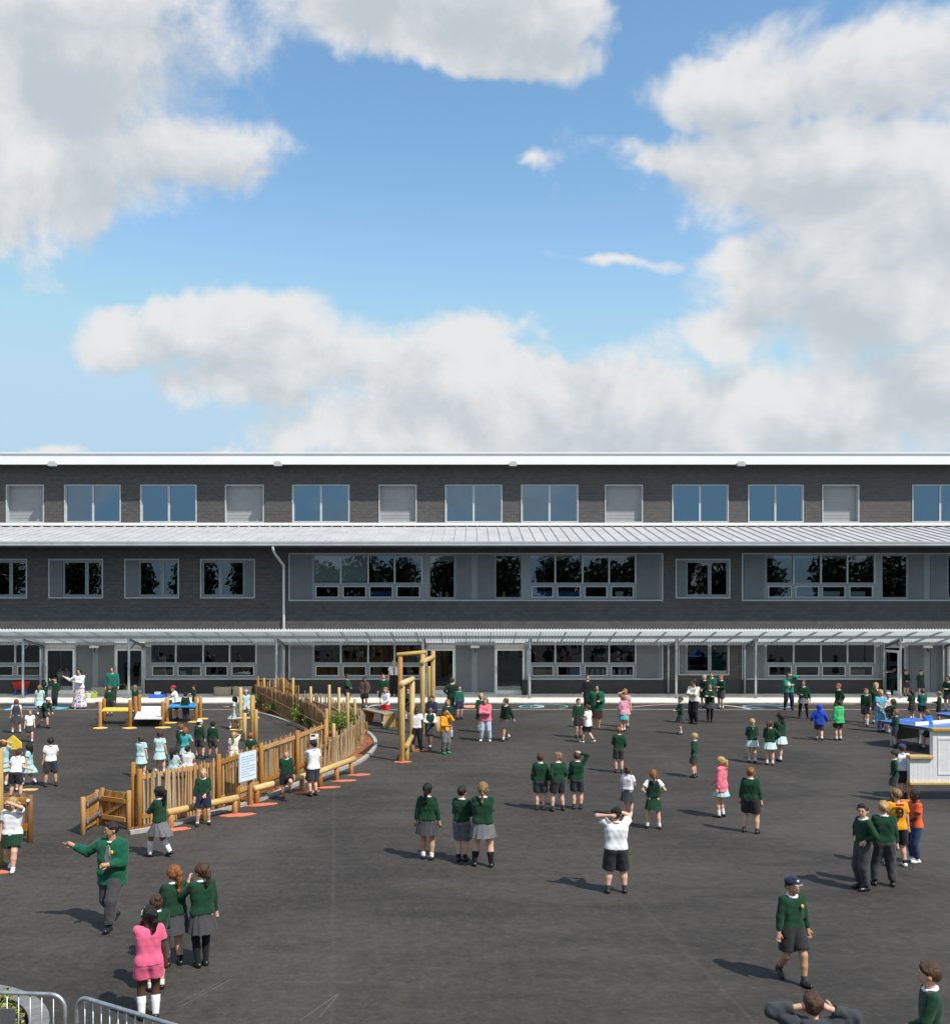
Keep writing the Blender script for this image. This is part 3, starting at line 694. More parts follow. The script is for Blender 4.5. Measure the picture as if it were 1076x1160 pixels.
# ------------------------------------------------------------------ helpers for timber
def log(p0, p1, r, name, parent, mat='timber_pale', n=10, r1=None):
    """a turned round timber; its own z axis runs along the grain"""
    p0, p1 = Vector(p0), Vector(p1); L = (p1 - p0).length; r1 = r1 or r; c = r * 0.14
    m = MB(); m.tube([(0, 0, 0), (0, 0, c), (0, 0, L - c), (0, 0, L)], [r - c, r, r1, r1 - c], n)
    o = m.build(name, mat, parent, True); o.location = p0; o.rotation_euler = (p1 - p0).to_track_quat('Z', 'Y').to_euler(); return o
def plank(p0, p1, w, h, name, parent, mat):
    p0, p1 = Vector(p0), Vector(p1); L = (p1 - p0).length; m = MB(); m.box(-w / 2, w / 2, -h / 2, h / 2, 0, L)
    o = m.build(name, mat, parent); o.location = p0; d = (p1 - p0).normalized()
    a = d.cross(Vector((0, 0, 1)));  a = a.normalized() if a.length > .01 else Vector((1, 0, 0)); b = d.cross(a)
    o.rotation_euler = Matrix((a, b, d)).transposed().to_euler(); return o
def pad(x, y, rx, ry, mat, label, rz=0.0, group='soft rubber pads under the play timbers'):
    m = MB(); r = random.Random(int(x * 977 + y * 31)); n = 22
    poly = [((rx * (1 + r.uniform(-.2, .12))) * math.cos(2 * math.pi * k / n), (ry * (1 + r.uniform(-.25, .12))) * math.sin(2 * math.pi * k / n)) for k in range(n)]
    poly = [(a * .82, b * .85) for a, b in poly]; m.prism(poly, 0.0, 0.012); o = m.build('rubber_pad', mat); o.location = (x, y, 0); o.rotation_euler.z = rz
    return tag(o, label, 'rubber pad', group)

# ------------------------------------------------------------------ fences round the planted island
rnd = random.Random(3)
pal_meshes = {}
def paling_mesh(mat, k):
    if (mat, k) not in pal_meshes:
        r = random.Random(k); m = MB(); w = 0.019 + .007 * r.random(); d = .011
        pts = [(-w, -d), (w * r.uniform(.6, 1), -d * r.uniform(.6, 1.2)), (w, d), (-w * r.uniform(.6, 1), d)]
        vs = []
        for z, q, ox in ((0, 1, 0), (.5, 1.05, r.uniform(-.006, .006)), (.93, .95, r.uniform(-.008, .008)), (1.0, .45, r.uniform(-.01, .01))): vs += [(x * q + ox, y * q, z) for x, y in pts]
        fs = [(3, 2, 1, 0), (12, 13, 14, 15)] + [(i * 4 + j, i * 4 + (j + 1) % 4, i * 4 + 4 + (j + 1) % 4, i * 4 + 4 + j) for i in range(3) for j in range(4)]
        m.add(vs, fs); pal_meshes[(mat, k)] = m.mesh('paling', mat)
    return pal_meshes[(mat, k)]
def fence(name, label, pts_px, height, step, mats, rail_mat, post_every, rails=(0.25, 0.85), posts_h=1.12, h_jit=.05, world=None, post_r=.055, rail_side=-1, post_mat='timber_orange', rail_round=False, lean=0.03, rail_size=(.09, .035)):
    P = [G(*p) for p in pts_px] if world is None else world
    root = thing(name, label, 'fence', (P[0][0], P[0][1], 0)); ox, oy = P[0]
    S = path_pts(P, step)
    for i, (x, y) in enumerate(S):
        a, b = S[max(i - 1, 0)], S[min(i + 1, len(S) - 1)]; ang = math.atan2(b[1] - a[1], b[0] - a[0])
        t = i / max(1, len(S) - 1); H = height(t) if callable(height) else height
        o = link('paling', paling_mesh(rnd.choice(mats), rnd.randrange(6)), root, (x - ox, y - oy, 0.03), (rnd.uniform(-lean, lean), rnd.uniform(-lean, lean), ang + rnd.uniform(-.2, .2)))
        o.scale = (rnd.uniform(.85, 1.15), 1, H * (1 + rnd.uniform(-h_jit, h_jit)))
    Q = path_pts(P, 0.5)
    for rz in rails:
        seg = []
        for i, (x, y) in enumerate(Q):
            a, b = Q[max(i - 1, 0)], Q[min(i + 1, len(Q) - 1)]; d = Vector((b[0] - a[0], b[1] - a[1])).normalized(); nn = Vector((d.y, -d.x)) * .035 * (1 if rail_side < 0 else -1)
            t = i / max(1, len(Q) - 1); H = height(t) if callable(height) else height
            seg.append((x + nn.x - ox, y + nn.y - oy, H * rz))
        k = 0
        while k < len(seg) - 1:
            e = min(k + post_every, len(seg) - 1)
            if rail_round: log(seg[k], seg[e], .04, 'rail', root, rail_mat)
            else: plank(seg[k], seg[e], rail_size[1], rail_size[0], 'rail', root, rail_mat)
            k = e
    for i in range(0, len(Q), post_every):
        x, y = Q[i]; a, b = Q[max(i - 1, 0)], Q[min(i + 1, len(Q) - 1)]; d = Vector((b[0] - a[0], b[1] - a[1])).normalized(); nn = Vector((d.y, -d.x)) * .10 * (1 if rail_side < 0 else -1)
        H = posts_h(i / max(1, len(Q) - 1)) if callable(posts_h) else posts_h
        log((x + nn.x - ox, y + nn.y - oy, 0), (x + nn.x - ox, y + nn.y - oy, H * rnd.uniform(.97, 1.06)), post_r, 'post', root, post_mat)
    return root
main_pts = [(156, 938), (180, 934), (205, 929), (240, 919.5), (300, 894), (340, 877), (366, 864.5)]
fence('paling_fence', 'long orange split-paling fence running from the gate to the planted island', main_pts, lambda t: 1.12, .072, ['paling', 'paling', 'timber_orange', 'paling_grey'], 'timber_orange', 4, (0.2, 0.93), 1.22)
loop_front = [(355, 877), (372, 871), (388, 862), (402, 852.5), (410, 843), (412.5, 836)]
fence('stake_fence', 'pale weathered stake fence round the rounded tip of the planted island', loop_front, .84, .062, ['paling_grey', 'paling_grey', 'paling'], 'timber_grey', 40, (.3, .7), .5, .12, lean=.06, post_r=.03)
loop_back = [(412, 834.5), (405, 828.5), (396, 824), (374, 813.5), (359, 811), (343, 807)]
fence('stake_fence', 'pale stake fence closing the far side of the planted island', loop_back, .78, .085, ['paling_grey', 'paling_grey'], 'timber_grey', 40, (.3, .7), .5, .12, lean=.05, post_r=.03)
brush = [(289, 802.5), (300, 806), (314, 811), (333, 818), (351, 827), (364, 840), (370, 852)]
fence('brushwood_fence', 'dense dark brown brushwood fence along the inner edge of the planted island', brush, .95, .048, ['brushwood'], 'timber_brown', 40, (.3, .75), .6, .05, post_r=.03, rail_side=1, rail_size=(.025, .015))
arch = [(293, 799.5), (303, 799.5), (316, 800.5), (328, 802.5), (340, 805)]
fence('picket_fence', 'short yellow picket fence with an arched top behind the brushwood', arch, lambda t: .98 + .28 * math.exp(-((t - .45) / .2) ** 2), .125, ['timber_orange', 'timber_pale'], 'timber_orange', 3, (.3, .72), 1.2, .04, post_r=.045)
# lone round stakes standing in the island
for k, (p, b, top) in enumerate([(352, 812, 768 + 10), (373, 821, 776), (384, 828, 779), (394, 842, 785), (402, 834, 792), (370, 851, 803), (378, 858, 820), (332, 810, 768), (299, 803, 768)]):
    x, y = G(p, b); h = (b - top) * y / FPX
    o = log((x, y, 0), (x, y, h), .05, 'timber_stake', None, 'timber_pale' if k != 5 else 'timber_orange')
    tag(o, ['slim round stake at the left of the island tip', 'tall round stake left of the leafy shrub', 'round stake directly above the leafy shrub', 'tallest round stake in front of the far stake fence', 'round stake near the right tip of the island', 'thick orange stake where the two fences meet', 'short stake in front of the leafy shrub', 'round stake rising from the middle of the picket fence', 'leftmost round stake beside the brushwood fence'][k], 'stake', 'round stakes set in the planted island')
# bed, kerbs, chips
def bed(name, pts, label):
    P = [G(*p) for p in pts]; m = MB(); m.prism(P, 0.0, 0.035); return tag(m.build(name, 'mulch'), label, kind='structure')
island = [(284, 806), (305, 811.5), (329, 819.5), (344, 826), (358, 840), (362, 852), (345, 880), (372, 877), (398, 868.5), (417, 856), (424.5, 844.5), (421, 836), (413, 829), (396, 820), (374, 809.5), (345, 803), (310, 797.5), (290, 798.5)]
bed('planting_bed', island[::-1], 'bark-mulched planting island inside the fences')
strip_f = [(147, 944.5), (174, 940), (195, 935), (222, 927.5), (260, 916.5), (296, 906), (340, 888), (362, 878), (362, 866), (340, 874), (300, 891), (240, 915), (180, 930), (150, 935)]
bed('planting_bed', strip_f[::-1], 'narrow mulched strip at the foot of the long paling fence')
def kerbline(pts, label):
    S = path_pts([G(*p) for p in pts], .30); m = MB(); vs = []
    for i, p in enumerate(S):
        a, b = Vector(S[max(i - 1, 0)]), Vector(S[min(i + 1, len(S) - 1)]); d = (b - a).normalized(); q = Vector((-d.y, d.x)) * .055
        vs += [(p[0] + q.x, p[1] + q.y, 0), (p[0] + q.x, p[1] + q.y, .075), (p[0] - q.x, p[1] - q.y, .075), (p[0] - q.x, p[1] - q.y, 0)]
    m.add(vs, [f for i in range(len(S) - 1) for f in ((4 * i, 4 * i + 4, 4 * i + 5, 4 * i + 1), (4 * i + 1, 4 * i + 5, 4 * i + 6, 4 * i + 2), (4 * i + 2, 4 * i + 6, 4 * i + 7, 4 * i + 3))] + [(0, 1, 2, 3), (4 * len(S) - 1, 4 * len(S) - 2, 4 * len(S) - 3, 4 * len(S) - 4)])
    return tag(m.build('kerb', 'kerb'), label, kind='structure')
kerbline([(147, 945.5), (174, 941), (195, 936), (222, 928), (260, 917.5), (296, 907), (340, 888.5), (385, 873), (404, 866), (418, 856), (425.5, 844), (420, 834), (408, 826)], 'curved concrete kerb round the front of the planted island')
kerbline([(281, 806.5), (305, 812), (329, 820), (344, 826.5), (352, 832)], 'curved concrete kerb along the inner side of the island')
def in_poly(x, y, P):
    c = False; j = len(P) - 1
    for i in range(len(P)):
        if (P[i][1] > y) != (P[j][1] > y) and x < (P[j][0] - P[i][0]) * (y - P[i][1]) / (P[j][1] - P[i][1]) + P[i][0]: c = not c
        j = i
    return c
cm_ = MB(); rc = random.Random(5)
for P in ([G(*p) for p in island], [G(*p) for p in strip_f]):
    xs_, ys_ = [p[0] for p in P], [p[1] for p in P]; cnt = 0
    for _ in range(30000):
        x, y = rc.uniform(min(xs_), max(xs_)), rc.uniform(min(ys_), max(ys_))
        if not in_poly(x, y, P): continue
        a, s, t = rc.uniform(0, 6.28), rc.uniform(.02, .05), rc.uniform(.006, .016); z = .036 + rc.uniform(0, .02); c_, s_ = math.cos(a), math.sin(a); tl = rc.uniform(-.5, .5) * s
        vs = [(x + c_ * s * u - s_ * t * w, y + s_ * s * u + c_ * t * w, z + tl * u * .6) for u, w in ((-1, -1), (1, -1), (1, 1), (-1, 1))]
        cm_.add(vs, [(0, 1, 2, 3)]); cnt += 1
        if cnt > 4500: break
tag(cm_.build('bark_chips', 'chips'), 'loose reddish bark chips covering the planting beds', 'bark chips', kind='stuff')
# shrubs
def shrub(px, py, r, h, n, label, mat='leaves', seed=0, group='leafy shrubs in the planted island'):
    x, y = G(px, py); root = thing('shrub', label, 'shrub', (x, y, .03), group=group); rr = random.Random(seed)
    st = MB()
    tips = []
    for k in range(9):
        a = rr.uniform(0, 6.28); q = rr.uniform(.3, 1) * r; tip = (q * math.cos(a), q * math.sin(a), h * rr.uniform(.5, .95)); tips.append(tip)
        st.tube([(0, 0, 0), (tip[0] * .4, tip[1] * .4, tip[2] * .55), tip], [.012, .009, .004], 5)
    st.build('stem', 'bark', root)
    lf = MB()
    for k in range(n):
        t = rr.choice(tips); q = rr.uniform(.35, 1.0)
        c = Vector((t[0] * q + rr.gauss(0, .09) * r / .4, t[1] * q + rr.gauss(0, .09) * r / .4, max(.03, t[2] * q ** .7 + rr.gauss(0, .07))))
        d = Vector((rr.gauss(0, 1), rr.gauss(0, 1), rr.uniform(-.2, 1))).normalized(); s = rr.uniform(.028, .055)
        a = d.orthogonal().normalized(); b = d.cross(a); a = (a * math.cos(k) + b * math.sin(k)); b = d.cross(a)
        lf.add([c - a * s, c + b * s * .5 + d * s * .15, c + a * s, c - b * s * .5 + d * s * .15], [(0, 1, 2, 3)])
    lf.build('foliage', mat, root); return root
shrub(385, 835, .55, .95, 1300, 'big leafy green shrub at the tip of the planted island', seed=1)
shrub(340, 822.5, .36, .80, 600, 'tall leafy shrub against the brushwood fence', seed=2)
shrub(352, 828, .26, .50, 380, 'smaller shrub right of the tall one by the brushwood', seed=3)
shrub(305, 810, .24, .42, 260, 'small sparse shrub in the middle of the brushwood fence', seed=4)
shrub(289, 805, .22, .60, 320, 'bright shrub at the left end of the brushwood fence', seed=5)
shrub(403, 849, .20, .55, 200, 'thin climber growing through the pale stakes', seed=6)
shrub(240, 917, .22, .35, 160, 'low plant in the strip below the paling fence', seed=7, group=None)

# ------------------------------------------------------------------ gate
def gate(label, p0, p1, h, n, brackets, boards_h=None):
    root = thing('picket_gate', label, 'gate', (p0[0], p0[1], 0), math.atan2(p1[1] - p0[1], p1[0] - p0[0]))
    L = math.hypot(p1[0] - p0[0], p1[1] - p0[1])
    for x in (0, L): log((x, 0, 0), (x, 0, h + (.02 if x else .0)), .05, 'post', root, 'timber_orange')
    bm2 = MB(); bm2.box(-.045, .045, -.012, .012, 0.0, h - .1)
    bmesh2 = bm2.mesh('board', 'timber_orange')
    for k in range(n): link('board', bmesh2, root, (.13 + (L - .26) * k / (n - 1), .0, .07 + rnd.uniform(-.01, .01)))
    for z in (.2, h - .2): plank((.05, -.04, z), (L - .05, -.04, z), .05, .09, 'rail', root, 'timber_orange')
    plank((.08, -.035, .22), (L - .08, -.035, h - .22), .03, .07, 'brace', root, 'timber_orange')
    for z in brackets:
        m = MB(); m.beam((-.04, -.09, z), (.34, -.09, z), .012, .055); m.tube([(.34, -.11, z - .06), (.34, -.11, z + .09)], .022, 8); m.tube([(-.02, -.11, z - .05), (-.02, -.11, z + .05)], .022, 8)
        m.build('hinge', 'galvanised', root)
    return root
ga, gb, gc = G(94, 946), G(110, 935), G(146, 940)
open_gate = gate('low wooden gate standing open towards the viewer with two metal hinges', gb, ga, .74, 5, ())
gate('low closed picket gate beside the tall gate pole', (gb[0] + .11, gb[1]), gc, .78, 6, ())
for k, (z, lab) in enumerate(((.27, 'lower'), (.62, 'upper'))):
    m = MB(); v = Vector((ga[0] - gb[0], ga[1] - gb[1], 0)); u = v.normalized(); s_ = Vector((u.y, -u.x, 0)) * .07
    if s_.x < 0: s_ = -s_
    a = Vector((gb[0], gb[1], z)) + v * .04 + s_; b = Vector((ga[0], ga[1], z)) - v * .08 + s_
    m.beam(a, b, .014, .05); m.tube([a + Vector((0, 0, -.07)), a + Vector((0, 0, .10))], .026, 8); m.tube([b + Vector((0, 0, -.05)), b + Vector((0, 0, .05))], .026, 8)
    o = m.build('hinge', 'galvanised', open_gate); bpy.context.view_layer.update(); o.matrix_parent_inverse = open_gate.matrix_world.inverted()
x, y = G(151, 938); tag(log((x, y, 0), (x, y, 1.36), .05, 'gate_pole', None, 'timber_orange'), 'tall slim timber pole between the gate and the paling fence', 'pole')

# ------------------------------------------------------------------ log benches with pads
def log_bench(label, a, b, zt, legs):
    A, B = Vector((*G(*a, zt), zt)), Vector((*G(*b, zt), zt)); root = thing('log_bench', label, 'bench', (A.x, A.y, 0), group='log benches along the paling fence'); O = Vector((A.x, A.y, 0))
    log(A - O, B - O, .075, 'seat', root, 'timber_pale', 12)
    for t in legs:
        p = A.lerp(B, t) - O; log((p.x, p.y, 0), (p.x, p.y, zt - .05), .062, 'leg', root, 'timber_orange')
    return A, B
A, B = log_bench('left log bench between the gate and the notice board', (189, 921), (269, 904), .34, (.05, .52, .96))
for t, (rx, ry) in ((.07, (.34, .16)), (.95, (.45, .2))):
    p = A.lerp(B, t); pad(p.x + .12, p.y - .12, rx, ry, 'rubber_coral', 'coral rubber pad under the %s end of the left log bench' % ('left' if t < .5 else 'right'), .3)
A, B = log_bench('middle log bench to the right of the notice board', (287, 894), (346, 879), .36, (.06, .93))
for t in (.06, .93):
    p = A.lerp(B, t); pad(p.x + .14, p.y - .12, .42, .17, 'rubber_coral', 'coral rubber pad under the %s end of the middle log bench' % ('left' if t < .5 else 'right'), .4)
A, B = log_bench('right log bench below the pale stake fence', (358, 876), (401, 860), .38, (.1, .52, .92))
for t, w in ((.1, 'left'), (.52, 'middle'), (.92, 'right')):
    p = A.lerp(B, t); pad(p.x + .22, p.y - .10, .38, .14, 'rubber_coral', 'coral rubber pad under the %s leg of the right log bench' % w, .25)

# notice board
s0, s1 = G(268.5, 917), G(284, 912.5); ang = math.atan2(s1[1] - s0[1], s1[0] - s0[0])
nb = thing('notice_board', 'pale blue notice board with lines of small print on the paling fence', 'sign', (s0[0], s0[1], 0), ang); L = math.hypot(s1[0] - s0[0], s1[1] - s0[1])
for x in (0.02, L - .02): log((x, 0.0, 0), (x, 0.0, .95), .062, 'post', nb, 'timber_orange')
m = MB(); m.box(-.06, L + .07, -.115, -.085, .60, 1.27); bo = bevel(m.build('frame', 'frame_light', nb), .02, 3)
m = MB(); m.box(-.035, L + .045, -.121, -.1155, .625, 1.245); m.build('board', 'sign_blue', nb)
for k in range(9):
    z = 1.17 - k * .056; m = MB(); m.box(.0, (L + .01) * (1 if k % 4 != 3 else .6), -.1245, -.1215, z - .009, z + .009); m.build('print_line', 'ink_grey', nb)
s0, s1 = G(351, 874), G(361, 872); hb = thing('height_chart', 'narrow white board with black marks on the fence behind the boy in white', 'sign', (s0[0] + .12, s0[1], 0), .2)
m = MB(); m.box(-.11, .11, -.05, -.03, .25, 1.02); m.build('board', 'white_plastic', hb)
for k in range(6): m = MB(); z = .35 + k * .12; m.box(-.09 if k % 2 else 0.0, .02 if k % 2 else .09, -.054, -.0505, z, z + .055); m.build('print_mark', 'ink_black', hb)

# ------------------------------------------------------------------ balance decks on the left
dk = thing('balance_trail', 'timber balance trail with yellow, white and blue decks', 'play equipment', (*G(113, 824), 0)); O = Vector((*G(113, 824), 0))
def dpost(p, b, top, r=.065, mat='timber_orange'):
    x, y = G(p, b); h = (b - top) * y / FPX; log((x - O.x, y - O.y, 0), (x - O.x, y - O.y, h), r, 'post', dk, mat)
for q in ((113.5, 824, 795), (118, 817, 791.5), (147.5, 824, 793), (153.5, 817, 789), (158, 816, 787), (184.5, 823, 795), (189.5, 818, 790), (193, 815.5, 793), (222, 817, 789.5), (227, 814, 789)): dpost(*q)
def deck(a, b, c, d, z, t, mat, name, zb=None):
    q = [Vector((*G(*p, zz), zz)) - O for p, zz in ((a, z), (b, zb or z), (c, zb or z), (d, z))]; m = MB()
    m.add([*q, *[v - Vector((0, 0, t)) for v in q]], [(0, 1, 2, 3), (7, 6, 5, 4), (0, 4, 5, 1), (1, 5, 6, 2), (2, 6, 7, 3), (3, 7, 4, 0)]); o = m.build(name, mat, dk); bevel(o, .012); return o
deck((114, 804.5), (147, 804.5), (150, 801.5), (119, 801.5), .55, .06, 'deck_yellow', 'deck')
deck((152, 813.5), (183.5, 813.5), (187, 800), (158, 800), .33, .06, 'deck_white', 'deck')
deck((191, 800), (222, 800), (224, 796.5), (194, 796.5), .62, .06, 'deck_blue', 'deck')
for q in ((113.5, 825, 'left end of the yellow deck'), (147, 825, 'joint of the yellow and white decks'), (184.5, 824.5, 'front of the white and blue joint'), (192, 819, 'left end of the blue deck'), (218, 818, 'right front of the blue deck'), (228.5, 814.5, 'far right post of the blue deck')):
    x, y = G(*q[:2]); pad(x, y, .32, .25, 'rubber_yellow', 'yellow rubber pad at the ' + q[2])
# standing posts
for k, (p, b, top, lab) in enumerate([(272.5, 827, 779, 'tall pale post with the girl in the pink hat behind'), (277, 839, 808, 'shorter pale post in front of the leaning girl'), (286, 836, 788, 'thick tall pale post right of the hatted girl'), (289.7, 842, 804, 'rightmost short pale post above the paling fence')]):
    x, y = G(p, b); tag(log((x, y, 0), (x, y, (b - top) * y / FPX), .065 if k != 2 else .08, 'play_post', None, 'timber_pale'), lab, 'post', 'upright play posts behind the paling fence')
m = MB(); x, y = G(279, 829); m.tube([(x - .35, y, .45), (x + .42, y + .1, .45)], .05, 10); tag(m.build('play_beam', 'timber_pale'), 'round beam between the upright play posts', 'beam')
x, y = G(269, 827); pad(x, y, .35, .25, 'rubber_yellow', 'yellow rubber pad at the foot of the tall play post')

# ------------------------------------------------------------------ log climbing frame
cf = thing('climbing_frame', 'pale round-log climbing frame with high bars', 'climbing frame', (*G(455, 863), 0)); O = Vector((*G(455, 863), 0))
def cpost(p, b, top, r=.085, mat='timber_pale'):
    x, y = G(p, b); h = (b - top) * y / FPX; log((x - O.x, y - O.y, 0), (x - O.x, y - O.y, h), r, 'post', cf, mat); return Vector((x - O.x, y - O.y, h))
p1 = cpost(455.3, 863, 777); p2 = cpost(460.7, 862, 846, .07); p3 = cpost(466.7, 851, 772); p4 = cpost(478.6, 832, 741); p5 = cpost(490.3, 821, 737.5); p6 = cpost(486.3, 815, 755, .075); p7 = cpost(453.3, 832.5, 744, .085, 'timber_orange'); p8 = cpost(495, 829, 812, .10)
def bar(a, b, dz=0, r=.085, ext=.12):
    d = (b - a); d.z = 0; d.normalize(); log(a - d * ext + Vector((0, 0, dz)), b + d * ext + Vector((0, 0, dz)), r, 'bar', cf, 'timber_pale')
bar(p1, p3, .06); bar(p7, p4, .06, .075); p4b = Vector((p4.x, p4.y, 2.45)); p5b = Vector((p5.x, p5.y, 2.45)); bar(p4b, p5b, 0, .09)
bar(Vector((p1.x + .12, p1.y, .42)), Vector((p3.x, p3.y, .46)), 0, .075, 0)
x, y = G(456, 863.5); pad(x, y, .33, .16, 'rubber_coral', 'coral rubber pad under the front posts of the climbing frame'); x, y = G(474, 850.5); pad(x, y, .35, .2, 'rubber_coral', 'coral rubber pad behind the boy in the white polo shirt'); x, y = G(497, 823); pad(x, y, .4, .2, 'rubber_coral', 'coral rubber pad at the far posts of the climbing frame')

# curved slatted bench
bt = thing('slatted_bench', 'pale bench with a flat top and slatted timber ends', 'bench', (*G(437, 824), 0)); O = Vector((*G(437, 824), 0))
a, b = Vector((*G(411, 803.5, .47), .47)) - O, Vector((*G(436, 809.5, .47), .47)) - O
d = (b - a).normalized(); nn = Vector((-d.y, d.x, 0)); nn = nn if nn.y > 0 else -nn
for k in range(5):
    q = nn * (.10 * k); plank(a + q, b + q, .085, .05, 'seat_slat', bt, 'timber_grey')
for e, (c, s) in enumerate(((b, -1), (a, 1))):
    for k in range(4):
        p = c + d * s * .06 + nn * (.02 + .125 * k); plank((p.x, p.y, 0), (p.x, p.y, .435), .10, .10, 'leg', bt, 'timber_pale' if e == 0 else 'timber_brown')

# ------------------------------------------------------------------ table-tennis tables
def tt(label, x, y, ang):
    root = thing('table_tennis_table', label, 'table', (x, y, 0), ang, 'outdoor table-tennis tables')
    m = MB(); m.box(0, 2.74, 0, 1.525, .735, .765); bevel(m.build('table_top', 'table_blue', root), .006)
    for yy in (.0, .75, 1.49):
        m = MB(); m.box(0.01, 2.73, yy + .006, yy + .026, .7655, .7665); m.build('boundary_line', 'paint_white', root)
    m = MB(); m.box(.06, 2.68, .05, .09, .66, .734); m.box(.06, 2.68, 1.43, 1.47, .66, .734); m.box(.06, .1, .09, 1.43, .66, .734); m.box(2.64, 2.68, .09, 1.43, .66, .734); m.build('apron', 'steel_dark', root)
    m = MB(); m.box(1.355, 1.385, -.08, 1.60, .768, .88); m.build('net', 'white_plastic', root)
    for xx in (.35, 2.33):
        for yy in (.12, 1.36): m = MB(); m.box(xx - .035, xx + .035, yy - .035, yy + .035, 0, .66); m.build('leg', 'steel', root)
        m = MB(); m.box(xx - .02, xx + .02, .2, 1.3, .18, .62); m.build('end_panel', 'black_plastic', root)
tang = math.atan2(28.35 - 30.8, 14.12 - 12.9)
tt('nearer blue table-tennis table left of the white play stall', 12.9, 30.8, tang)
x, y = G(1058.7, 808, .76); tt('farther blue table-tennis table at the right edge', x, y, tang)

# ------------------------------------------------------------------ white play stall
st = thing('play_stall', 'white boarded play stall with a stepped counter and timber trim', 'play stall', (*G(1030, 907), 0)); DY = G(1030, 907)[1]
sx = lambda p: wx(p, DY) - wx(1030, DY); sz = lambda p: (907 - p) * DY / FPX
def boards(x0, x1, z0, z1, y0, n):
    for k in range(n):
        a, b = x0 + (x1 - x0) * k / n, x0 + (x1 - x0) * (k + 1) / n; m = MB(); m.box(a + .0008, b - .0008, y0, y0 + .022, z0, z1); bevel(m.build('board', 'deck_white', st), .002, 1)
low0, low1, hi1 = sx(1030.5), sx(1056.5), sx(1160)
boards(low0, low1, sz(886), sz(860), 0, 6); boards(low1, hi1, sz(886), sz(829), 0, 20)
m = MB(); m.box(low1 + .12, hi1 - .2, -.012, -.001, sz(878), sz(876)); m.box(low1 + .12, low1 + .14, -.012, -.001, sz(876), sz(836)); m.box(low1 + .14, hi1 - .2, -.012, -.001, sz(838), sz(836)); m.build('moulding', 'deck_white', st)
for q in ((low0 - .03, low1 - .004, sz(860), sz(856)), (low1 - .04, hi1, sz(829), sz(825)), (low0 - .02, hi1, sz(889.5), sz(886))): m = MB(); m.box(q[0], q[1], -.06, .16, q[2], q[3]); bevel(m.build('trim', 'timber_pale', st), .02, 3)
for q in ((low0, low0 + .025, sz(860)), (low1 - .002, low1 + .022, sz(829)), (hi1 - .025, hi1, sz(829))): m = MB(); m.box(q[0], q[1], .024, .15, sz(886), q[2]); m.build('side_panel', 'deck_white', st)
m = MB(); m.box(low0 + .03, hi1 - .03, .03, .15, sz(884) , sz(884) + .03); m.build('floor', 'timber_pale', st)
for xx in (sx(1032.5), hi1 - .1):
    log((xx, .07, 0), (xx, .07, sz(885)), .055, 'leg', st, 'timber_orange')
x, y = G(1030, 907.5); pad(x, y, .30, .14, 'rubber_coral', 'coral rubber pad under the leg of the white play stall')

# ------------------------------------------------------------------ left-edge timber frame and house sign
lf_ = thing('timber_play_panel', 'brown timber panel with two rails at the left edge', 'play panel', (*G(34, 954), 0)); O = Vector((*G(34, 954), 0))
x, y = G(34, 954); s_ = y / FPX
log((0, 0, 0), (0, 0, (954 - 901) * s_), .06, 'post', lf_, 'timber_brown', 8); log((-.72, .05, 0), (-.72, .05, 1.0), .06, 'post', lf_, 'timber_brown', 8)
for z in (.30, .82): plank((-.75, -.07, z), (-.02, -.07, z), .045, .13, 'rail', lf_, 'timber_orange')
for k in range(4): plank((-.62 + k * .16, 0, .1), (-.62 + k * .16, 0, .95), .10, .03, 'board', lf_, 'timber_brown')
m = MB(); m.lathe([(.02, 0), (.035, .01), (.03, .03)], 10); o = m.build('knob', 'white_plastic', lf_); o.location = (0, -.075, .83); o.rotation_euler = (R(90), 0, 0)
x, y = G(0.5, 981); tag(log((x, y, 0), (x, y, 2.1), .05, 'play_pole', None, 'timber_pale'), 'pale timber pole at the very left edge beside the blonde girl', 'pole')
x, y = G(2, 988.5); pad(x, y, .2, .12, 'rubber_coral', 'coral rubber pad by the trainers of the blonde girl')
x, y = G(20.5, 886); hs_ = thing('house_sign', 'yellow house-shaped sign on a timber post', 'sign', (x, y, 0))
log((0, 0, 0), (0, 0, 1.0), .055, 'post', hs_, 'timber_orange')
m = MB(); w = .2; prof = [(-.32, .85), (.13, .85), (.13, 1.02), (-.09, 1.21), (-.32, 1.02)]
vs = [(a, -.10, b) for a, b in prof] + [(a, -.06, b) for a, b in prof]
m.add(vs, [(0, 1, 2, 3, 4), (9, 8, 7, 6, 5)] + [(k, (k + 5), 5 + (k + 1) % 5, (k + 1) % 5) for k in range(5)]); m.build('board', 'deck_yellow', hs_)
x, y = G(33, 895); pad(x, y, .26, .14, 'rubber_yellow', 'yellow rubber pad beside the boy bending in white')

